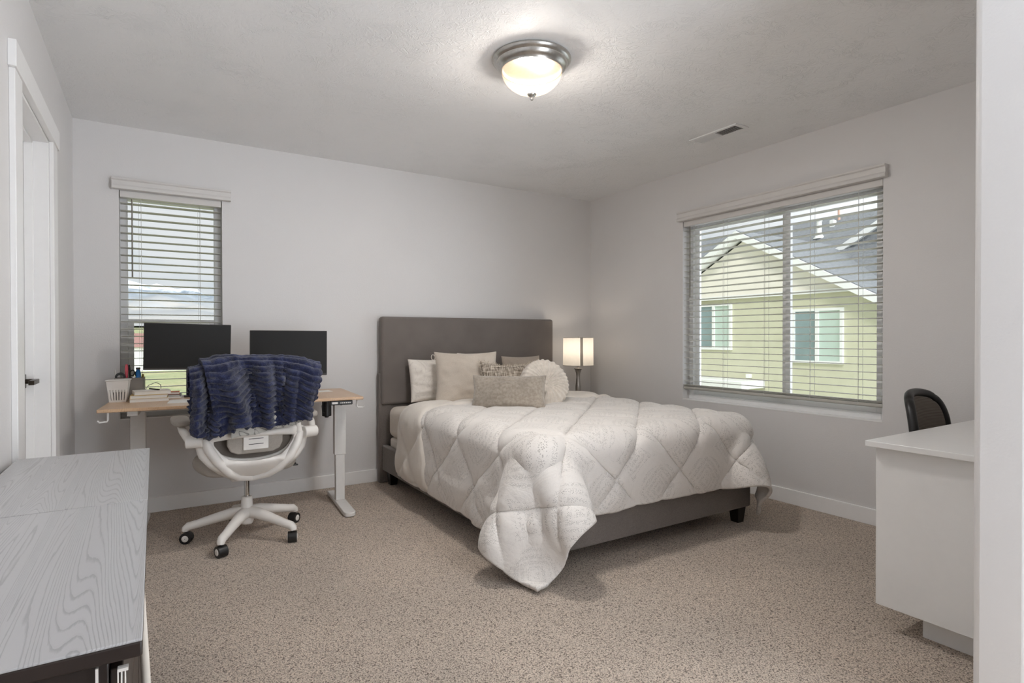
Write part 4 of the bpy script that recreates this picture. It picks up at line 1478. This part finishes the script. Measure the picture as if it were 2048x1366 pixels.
# ------------------------------------------------------------------ throw and cloth on the chair
CM = Matrix.Translation(HUB) @ Matrix.Rotation(CA, 4, 'Z')
def sstep(a, b_, x):
    t = np.clip((x-a)/(b_-a), 0, 1)
    return t*t*(3-2*t)
def throw_layer(x0, x1, ztop, zbot, folds, nu, nv, yoff, front, seed, ribw=0.031, swing=0.0):
    """sheet from the front drop, over the chair's top, down the rear; a 0..1 across, b along"""
    a = np.linspace(0, 1, nu)[:, None]*np.ones((1, nv))
    b_ = np.linspace(0, 1, nv)[None, :]*np.ones((nu, 1))
    zt, zb = ztop(a), zbot(a)
    rr = 0.045
    Lr = zt-zb
    Lf = front
    tot = Lf+PI*rr+Lr
    s = b_*tot
    x = x0+(x1-x0)*a
    y = np.where(s < Lf, rr, np.where(s < Lf+PI*rr, rr*np.cos((s-Lf)/rr), -rr))
    z = np.where(s < Lf, zt-rr-(Lf-s), np.where(s < Lf+PI*rr, zt-rr+rr*np.sin((s-Lf)/rr), zt-rr-(s-Lf-PI*rr)))
    down = np.clip((s-Lf-PI*rr*0.5)/(Lr+1e-6), 0, 1)
    fo = np.zeros_like(a)
    for (c, wd, amp, sl) in folds:
        fo += amp*np.exp(-((a-c-sl*down)/wd)**2)
    y = y-fo*sstep(0.0, 0.45, down)-0.030*np.sin(PI*np.clip(down, 0, 1))
    x = x+swing*down*(a-0.5)+0.010*np.sin(a*9+seed)*down
    y = np.where(down > 0.25, np.minimum(y, -0.032), y)
    P = np.stack([x, y+yoff, z], -1)
    N = gnormals(P)
    if N[nu//2, int(nv*0.8), 1] > 0:
        N = -N
    ph = s/ribw+1.1*vnoise(a*4, b_*3, seed, 2)*down+1.0*np.sin(PI*a)*down-fo*14*sstep(0, 0.5, down)
    rib = np.abs(np.sin(ph*PI))**0.7
    clump = vnoise(a*(x1-x0)*70, s*45, seed+3, 3)
    P = P+N*(0.015*rib*(0.8+0.9*vnoise(a*(x1-x0)*26, s*12, seed+11, 2))+0.0025*clump+0.016*vnoise(a*7, s*9, seed+7, 3)*down)[..., None]
    return P
YT = -0.255
m = MB()
main = throw_layer(-0.262, 0.325, lambda a: 1.022-0.05*np.clip(a-0.45, 0, 1)**2*3.2-0.07*np.clip(0.22-a, 0, 1), lambda a: 0.712+0.014*np.sin(a*8+0.6)-0.050*np.exp(-((a-0.08)/0.12)**2),
                   [(0.10, 0.10, 0.060, 0.16), (0.32, 0.07, -0.045, 0.12), (0.46, 0.06, 0.030, 0.05), (0.56, 0.05, -0.022, 0.05), (0.66, 0.022, -0.026, 0.0), (0.74, 0.05, 0.020, 0.0), (0.90, 0.12, 0.040, 0.02)], 190, 210, YT-0.02, 0.16, 2, swing=-0.10)
m.grid(main)
side = throw_layer(-0.310, -0.165, lambda a: 0.968+0.03*a, lambda a: 0.690-0.02*np.sin(a*3), [(0.25, 0.14, 0.035, 0.0), (0.55, 0.10, -0.035, 0.0), (0.85, 0.12, 0.030, 0)], 60, 190, YT+0.00, 0.10, 9, swing=0.0)
m.grid(side)
thr = m.build('throw_blanket', M['fur'], smooth=80, solid=0.02)
thr.matrix_world = CM
tag(thr, 'navy ribbed faux fur throw draped over the back of the desk chair', 'blanket')
# pale cloth with flower outlines below it
nu, nv = 50, 24
a = np.linspace(0, 1, nu)[:, None]*np.ones((1, nv))
b_ = np.linspace(0, 1, nv)[None, :]*np.ones((nu, 1))
x = -0.125+0.35*a
zt = 0.74
zb = 0.602+0.055*a+0.006*np.sin(a*14)
z = zt+(zb-zt)*b_
y = -0.292-0.006*np.sin(a*15)*b_-0.012*np.exp(-((a-0.6)/0.05)**2)
cl_ = MB().grid(np.stack([x, y, z], -1)).build('cloth', M['floral'], smooth=80, solid=0.006)
cl_.matrix_world = CM
tag(cl_, 'pale grey cloth with flower outlines hanging below the navy throw', 'cloth')

# ------------------------------------------------------------------ dressers in the left foreground
def dresser(label, y0, y1):
    t = empty('dresser', (-3.82, (y0+y1)/2, 0))
    tag(t, label, 'dresser', 'pair of dark dressers along the left wall')
    hy_ = (y1-y0)/2-0.001
    tp_ = MB().box(-0.178, 0.196, -hy_, hy_, 0.690, 0.711).build('top', M['dark_wood'], t, bevel=0.003, seg=3)
    MB().box(-0.178, 0.196, -hy_, hy_, 0.7105, 0.7145).build('sheen_panel', M['sheen_wood'], tp_, bevel=0.0015, seg=2)  # pale sheet over the dark top, its colour standing in for reflected light
    MB().box(-0.172, 0.158, -hy_+0.012, hy_-0.012, 0.050, 0.690).build('carcass', M['dark_wood'], t, bevel=0.002)
    for k, (z0, z1) in enumerate(((0.07, 0.265), (0.275, 0.47), (0.48, 0.675))):
        d_ = MB().box(0.159, 0.174, -hy_+0.016, hy_-0.016, z0, z1).build('drawer', M['dark_wood'], t, bevel=0.002)
    for (sx_, sy_) in ((-0.16, -1), (0.145, -1), (-0.16, 1), (0.145, 1)):
        yy = sy_*(hy_-0.03)
        MB().box(sx_-0.02, sx_+0.02, yy-0.02, yy+0.02, 0, 0.050).build('leg', M['dark_wood'], t)
    return t
d_near = dresser('dark dresser with top coloured grey as window sheen, the nearer of two in the left foreground', -3.405, -2.624)
d_far = dresser('dark dresser with top coloured grey as window sheen, the farther of two, beside the door', -2.622, -1.835)
# white strip and folded wire bracket on the near end panel
MB().box(0.144, 0.147, -0.3835, -0.3785, 0.40, 0.685).build('edge_strip', M['whiteplastic'], d_near, smooth=0)
w_ = MB()
w_.box(0.168, 0.180, -0.389, -0.379, 0.676, 0.680)
for (xa, xb) in ((0.1685, 0.1685), (0.1725, 0.1690), (0.1765, 0.1785)):
    w_.tube([(xa, -0.386, 0.676), (xb, -0.386, 0.40)], 0.0010, 6)
w_.build('wire_bracket', M['whiteplastic'], d_near)
rod = MB().tube([(-3.634, -3.06, 0.684), (-3.602, -3.06, 0.001)], [0.007, 0.0085], 14).build('pole', M['cream_plastic'], smooth=50)
tag(rod, 'slim white pole leaning against the front of the nearer dresser', 'pole')

# ------------------------------------------------------------------ white counter and black chair on the right
ct = empty('counter', (-0.65, -3.44, 0))
tag(ct, 'white laminate counter desk against the right foreground wall end', 'counter')
MB().box(-0.655, 0.635, -0.245, 0.255, 0.700, 0.722).build('top', M['laminate'], ct, bevel=0.002)
MB().box(-0.620, -0.602, -0.245, 0.232, 0.096, 0.700).build('end_panel', M['laminate'], ct, bevel=0.0015)
MB().box(-0.602, -0.15, -0.245, 0.215, 0.096, 0.700).build('cabinet', M['laminate'], ct, bevel=0.0015)
MB().box(-0.540, -0.17, -0.245, 0.105, 0.0, 0.096).build('plinth', M['laminate'], ct)
MB().box(0.612, 0.632, -0.245, 0.232, 0.0, 0.700).build('side_panel', M['laminate'], ct, bevel=0.0015)

bc = empty('task_chair', (-0.42, -3.06, 0), (0, 0, R(184)))
tag(bc, 'low black mesh-back chair tucked behind the white counter', 'chair')
# local: y forward (towards the counter after the turn), backrest at -y
n = 22
G = np.zeros((n, n, 3))
def bcy(x, z):
    return -0.055+1.3*x*x-0.10*(z-0.6)
for i in range(n):
    for j in range(n):
        U_, V_ = -1+2*i/(n-1), -1+2*j/(n-1)
        s_ = math.sqrt(1-0.40*U_*U_*V_*V_)
        x, z = 0.205*U_*s_*(1-0.08*V_), 0.700+0.142*V_*s_
        G[i, j] = (x, bcy(x, z), z)
loop = [G[i, 0] for i in range(n)]+[G[n-1, j] for j in range(1, n)]+[G[i, n-1] for i in range(n-2, -1, -1)]+[G[0, j] for j in range(n-2, 0, -1)]
MB().tube(loop, 0.020, 12, closed=True).build('back_frame', M['black'], bc, smooth=60)
def mat_net():
    b = NB('black_mesh_net')
    v = b.coord()
    w1 = b.n('ShaderNodeTexWave', wave_type='BANDS', bands_direction='Z')
    w1.inputs['Scale'].default_value = 55
    b.l(v, w1.inputs['Vector'])
    col = b.ramp(w1.outputs['Fac'], [(0.35, lin((92, 84, 76))), (0.65, lin((136, 128, 120)))])
    b.bsdf(col, 0.7, 0, 0.2)
    return b.m
MB().grid(G*np.array([0.92, 1, 1])+np.array([0, 0.006, 0])).build('back_mesh', mat_net(), bc, smooth=80, solid=0.003)
m = MB()
pts2 = [(U_*0.16, bcy(U_*0.16, 0.60)-0.01, 0.60+0.02*abs(U_)) for U_ in (-1, -0.5, 0, 0.5, 1)]
m.tube(pts2, 0.022, 10)
m.tube([(0, -0.06, 0.60), (0, -0.10, 0.48), (0, -0.04, 0.40), (0, 0.06, 0.395)], [0.02, 0.022, 0.022, 0.03], 10)
m.build('back_support', M['black'], bc, smooth=60)
MB().box(-0.21, 0.21, -0.06, 0.36, 0.405, 0.465).build('seat', M['black'], bc, bevel=0.025, seg=4, smooth=60)
MB().tube([(0, 0.15, 0.10), (0, 0.15, 0.405)], [0.025, 0.02], 14).build('gas_lift', M['black'], bc)
m = MB()
for k in range(5):
    a_ = 2*PI*k/5+0.3
    m.tube([(0, 0.15, 0.10), (0.14*math.cos(a_), 0.15+0.14*math.sin(a_), 0.085), (0.235*math.cos(a_), 0.15+0.235*math.sin(a_), 0.065)], [0.028, 0.02, 0.016], 10)
m.build('star_base', M['black'], bc, smooth=60)
for k in range(5):
    a_ = 2*PI*k/5+0.3
    MB().lathe([(0.008, -0.018), (0.026, -0.017), (0.027, 0.017), (0.008, 0.018)], 18, mtx=Matrix.Translation((0.23*math.cos(a_), 0.15+0.23*math.sin(a_), 0.027)) @ Matrix.Rotation(a_, 4, 'Z') @ Matrix.Rotation(PI/2, 4, 'X')).tube([(0.23*math.cos(a_), 0.15+0.23*math.sin(a_), 0.03), (0.23*math.cos(a_), 0.15+0.23*math.sin(a_), 0.066)], 0.006, 8).build('caster', M['black'], bc)

# ------------------------------------------------------------------ outside: neighbour house
GZ = -3.2
hs = empty('neighbor_house', (11.25, 6.3, GZ))
tag(hs, 'sage green house with cream gable and grey shingle roof outside the wide window', 'house')
def hp(m, name, mat, parent=None, **k):
    o = m.build(name, mat, parent or hs, **k)
    if parent is None:
        o.location = (-11.25, -6.3, -GZ)
    return o
SL = 0.545
AY, AZ = 6.336, 4.19
hp(MB().box(11.25, 16.0, 0.9, 12.2, GZ, 2.26), 'wall', M['sage'], smooth=0)
hp(MB().prism([(AY-3.05, 2.30), (AY+3.05, 2.30), (AY, AZ-0.23)], 'x', 11.16, 12.0), 'gable_siding', M['siding'], smooth=0)
hp(MB().box(11.10, 11.16, AY-3.2, AY+3.2, 2.25, 2.35), 'band_trim', M['out_white'])
# gable roof
rf = MB()
for s_ in (-1, 1):
    e_ = 4.9
    V = [(10.80, AY, AZ+0.03), (10.80, AY+s_*e_, AZ+0.03-e_*SL), (17.5, AY+s_*e_, AZ+0.03-e_*SL), (17.5, AY, AZ+0.03),
         (10.80, AY, AZ-0.05), (10.80, AY+s_*e_, AZ-0.05-e_*SL), (17.5, AY+s_*e_, AZ-0.05-e_*SL), (17.5, AY, AZ-0.05)]
    rf.add(V, [(0, 1, 2, 3), (7, 6, 5, 4), (0, 4, 5, 1), (1, 5, 6, 2), (2, 6, 7, 3), (3, 7, 4, 0)])
hp(rf, 'gable_roof', M['shingle'], smooth=0)
for s_ in (-1, 1):
    e_ = 4.85
    V = [(10.80, AY, AZ-0.055), (10.80, AY+s_*e_, AZ-0.055-e_*SL), (11.25, AY+s_*e_, AZ-0.055-e_*SL), (11.25, AY, AZ-0.055),
         (10.80, AY, AZ-0.13), (10.80, AY+s_*e_, AZ-0.13-e_*SL), (11.25, AY+s_*e_, AZ-0.13-e_*SL), (11.25, AY, AZ-0.13)]
    hp(MB().add(V, [(0, 1, 2, 3), (7, 6, 5, 4), (0, 4, 5, 1), (1, 5, 6, 2), (2, 6, 7, 3), (3, 7, 4, 0)]), 'soffit', M['out_white'], smooth=0)
for s_ in (-1, 1):
    e_ = 4.9
    V = [(10.74, AY, AZ), (10.74, AY+s_*e_, AZ-e_*SL), (10.74, AY+s_*e_, AZ-0.21-e_*SL), (10.74, AY, AZ-0.21),
         (10.80, AY, AZ), (10.80, AY+s_*e_, AZ-e_*SL), (10.80, AY+s_*e_, AZ-0.21-e_*SL), (10.80, AY, AZ-0.21)]
    hp(MB().add(V, [(0, 1, 2, 3), (7, 6, 5, 4), (0, 4, 5, 1), (1, 5, 6, 2), (2, 6, 7, 3), (3, 7, 4, 0)]), 'rake_board', M['out_white'], smooth=0)
# main roof behind
def mz(x):
    return 5.6-0.567*(18.25-x)
hp(MB().prism([(11.9, mz(11.9)), (18.25, 5.6), (24.6, mz(11.9)), (24.6, mz(11.9)-0.2), (18.25, 5.4), (11.9, mz(11.9)-0.2)], 'y', -6.0, 16.0), 'main_roof', M['shingle'], smooth=0)
hp(MB().box(12.5, 24.0, -5.6, 15.5, GZ, mz(12.5)-0.1), 'main_wall', M['sage'], smooth=0)
# second small gable further right
g2 = MB()
for s_ in (-1, 1):
    V = [(15.3, 3.36, 5.43), (15.3, 3.36+s_*2.6, 5.43-2.6*0.56), (15.3, 3.36+s_*2.6, 5.22-2.6*0.56), (15.3, 3.36, 5.22),
         (15.42, 3.36, 5.43), (15.42, 3.36+s_*2.6, 5.43-2.6*0.56), (15.42, 3.36+s_*2.6, 5.22-2.6*0.56), (15.42, 3.36, 5.22)]
    g2.add(V, [(0, 1, 2, 3), (7, 6, 5, 4), (0, 4, 5, 1), (1, 5, 6, 2), (2, 6, 7, 3), (3, 7, 4, 0)])
hp(g2, 'dormer_rake', M['out_white'], smooth=0)
hp(MB().prism([(3.36, 5.40), (3.36-2.6, 5.40-2.6*0.56), (3.36+2.6, 5.40-2.6*0.56)], 'x', 15.43, 18.2), 'dormer_roof', M['shingle'], smooth=0)
def hwin(y0, y1, z0, z1, ym):
    fr_ = MB()
    t_ = 0.07
    for (a0, a1, c0, c1) in ((y0, y0+t_, z0, z1), (y1-t_, y1, z0, z1), (y0+t_, y1-t_, z0, z0+t_), (y0+t_, y1-t_, z1-t_, z1), (ym-0.04, ym+0.04, z0+t_, z1-t_)):
        fr_.box(11.17, 11.26, a0, a1, c0, c1)
    f_ = hp(fr_, 'window', M['out_white'])
    g_ = MB().box(11.225, 11.245, y0+t_, ym-0.04, z0+t_, z1-t_).build('inner_blind', M['out_blind'], f_, smooth=0)
    g_ = MB().box(11.225, 11.245, ym+0.04, y1-t_, z0+t_, z1-t_).build('pane', M['out_glass'], f_, smooth=0)
hwin(6.81, 8.10, 0.71, 2.13, 7.46)
hwin(3.50, 4.86, 0.41, 1.86, 4.17)
vp = MB().lathe([(0.20, -0.05), (0.11, 0.10), (0.085, 0.16), (0.085, 0.56), (0.10, 0.57), (0.10, 0.62), (0.02, 0.63)], 20, c=(16.6, 7.2, 4.66))
hp(vp, 'vent_pipe', M['out_white'])
hp(MB().box(17.40, 17.60, 7.12, 7.28, 5.10, 5.38), 'vent_box', M['out_white'], bevel=0.02)
hp(MB().tube([(18.0, 7.25, 5.4), (18.0, 7.25, 5.82)], 0.045, 12), 'flue_pipe', M['flue'])
# porch roof below and a wall lantern
hp(MB().box(10.2, 11.25, 5.71, 11.5, -0.36, -0.13), 'porch_roof', M['out_white'], bevel=0.02)
for yy in (5.9, 7.4, 8.9, 10.4):
    hp(MB().box(10.25, 10.37, yy-0.06, yy+0.06, GZ, -0.36), 'porch_post', M['out_white'])
hp(MB().box(11.12, 11.25, 6.13, 6.26, -0.10, 0.02), 'wall_lamp', M['out_white'], bevel=0.01)

# ground, hills, far houses and trees seen through the narrow window
def plane_grid(x0, x1, y0, y1, nx, ny, zf):
    xs = np.linspace(x0, x1, nx)[:, None]*np.ones((1, ny))
    ys = np.linspace(y0, y1, ny)[None, :]*np.ones((nx, 1))
    return np.stack([xs, ys, zf(xs, ys)], -1)
struct(MB().grid(plane_grid(-400, 400, 1.0, 300, 20, 20, lambda x, y: GZ+np.clip((y-120)/180, 0, 1)**1.5*10+0*x)).build('ground', M['ground'], smooth=80), 'grassy ground outside the house')
def mzf(x, y):
    t = np.clip((y-280)/340, 0, 1)
    ridge = 46+22*vnoise(x/60, y/400, 21, 5)+8*np.abs(vnoise(x/22, y/80, 4, 3))
    return 6+t**1.15*(ridge-6)+14*vnoise(x/50, y/70, 14, 5)*np.clip(t*3, 0, 1)*(1-t*0.3)
struct(MB().grid(plane_grid(-500, 700, 280, 620, 220, 70, mzf)).build('mountain', M['mountain'], smooth=80), 'snow-topped mountain range in the distance')
fh = empty('far_house', (-10.0, 86.0, GZ))
tag(fh, 'far white house with a reddish roof seen through the narrow window', 'house')
MB().box(-5.0, 12.0, -3, 3, 0, 3.1).build('wall', M['out_white'], fh, smooth=0)
MB().prism([(-3.6, 3.1), (3.6, 3.1), (0, 4.9)], 'x', -5.5, 12.5).build('roof', M['terracotta'], fh, smooth=0)
def tree(x, y, h, lab, seed):
    t = empty('tree', (x, y, GZ+max(0, (y-120)/180)**1.5*10))
    tag(t, lab, 'tree', 'far trees beyond the white house')
    MB().tube([(0, 0, 0), (0, 0, h*0.45)], [0.25, 0.15], 8).build('trunk', M['bark'], t)
    bm = bmesh.new()
    bmesh.ops.create_icosphere(bm, subdivisions=4, radius=1)
    for v in bm.verts:
        n_ = noise.noise(v.co*2.3+Vector((seed, 0, 0)))*0.35+noise.noise(v.co*6+Vector((0, seed, 0)))*0.18
        v.co = v.co*(1+n_)
        v.co = Vector((v.co.x*h*0.42, v.co.y*h*0.42, v.co.z*h*0.36+h*0.62))
    me = bpy.data.meshes.new('crown')
    bm.to_mesh(me)
    bm.free()
    me.materials.append(M['leaf'])
    o = bpy.data.objects.new('crown', me)
    COL.objects.link(o)
    o.parent = t
tree(-9.2, 118, 6.6, 'dark green tree beyond the far white house, the largest one', 1.0)
tree(-13.6, 124, 4.6, 'smaller green tree left of the largest far tree', 5.0)
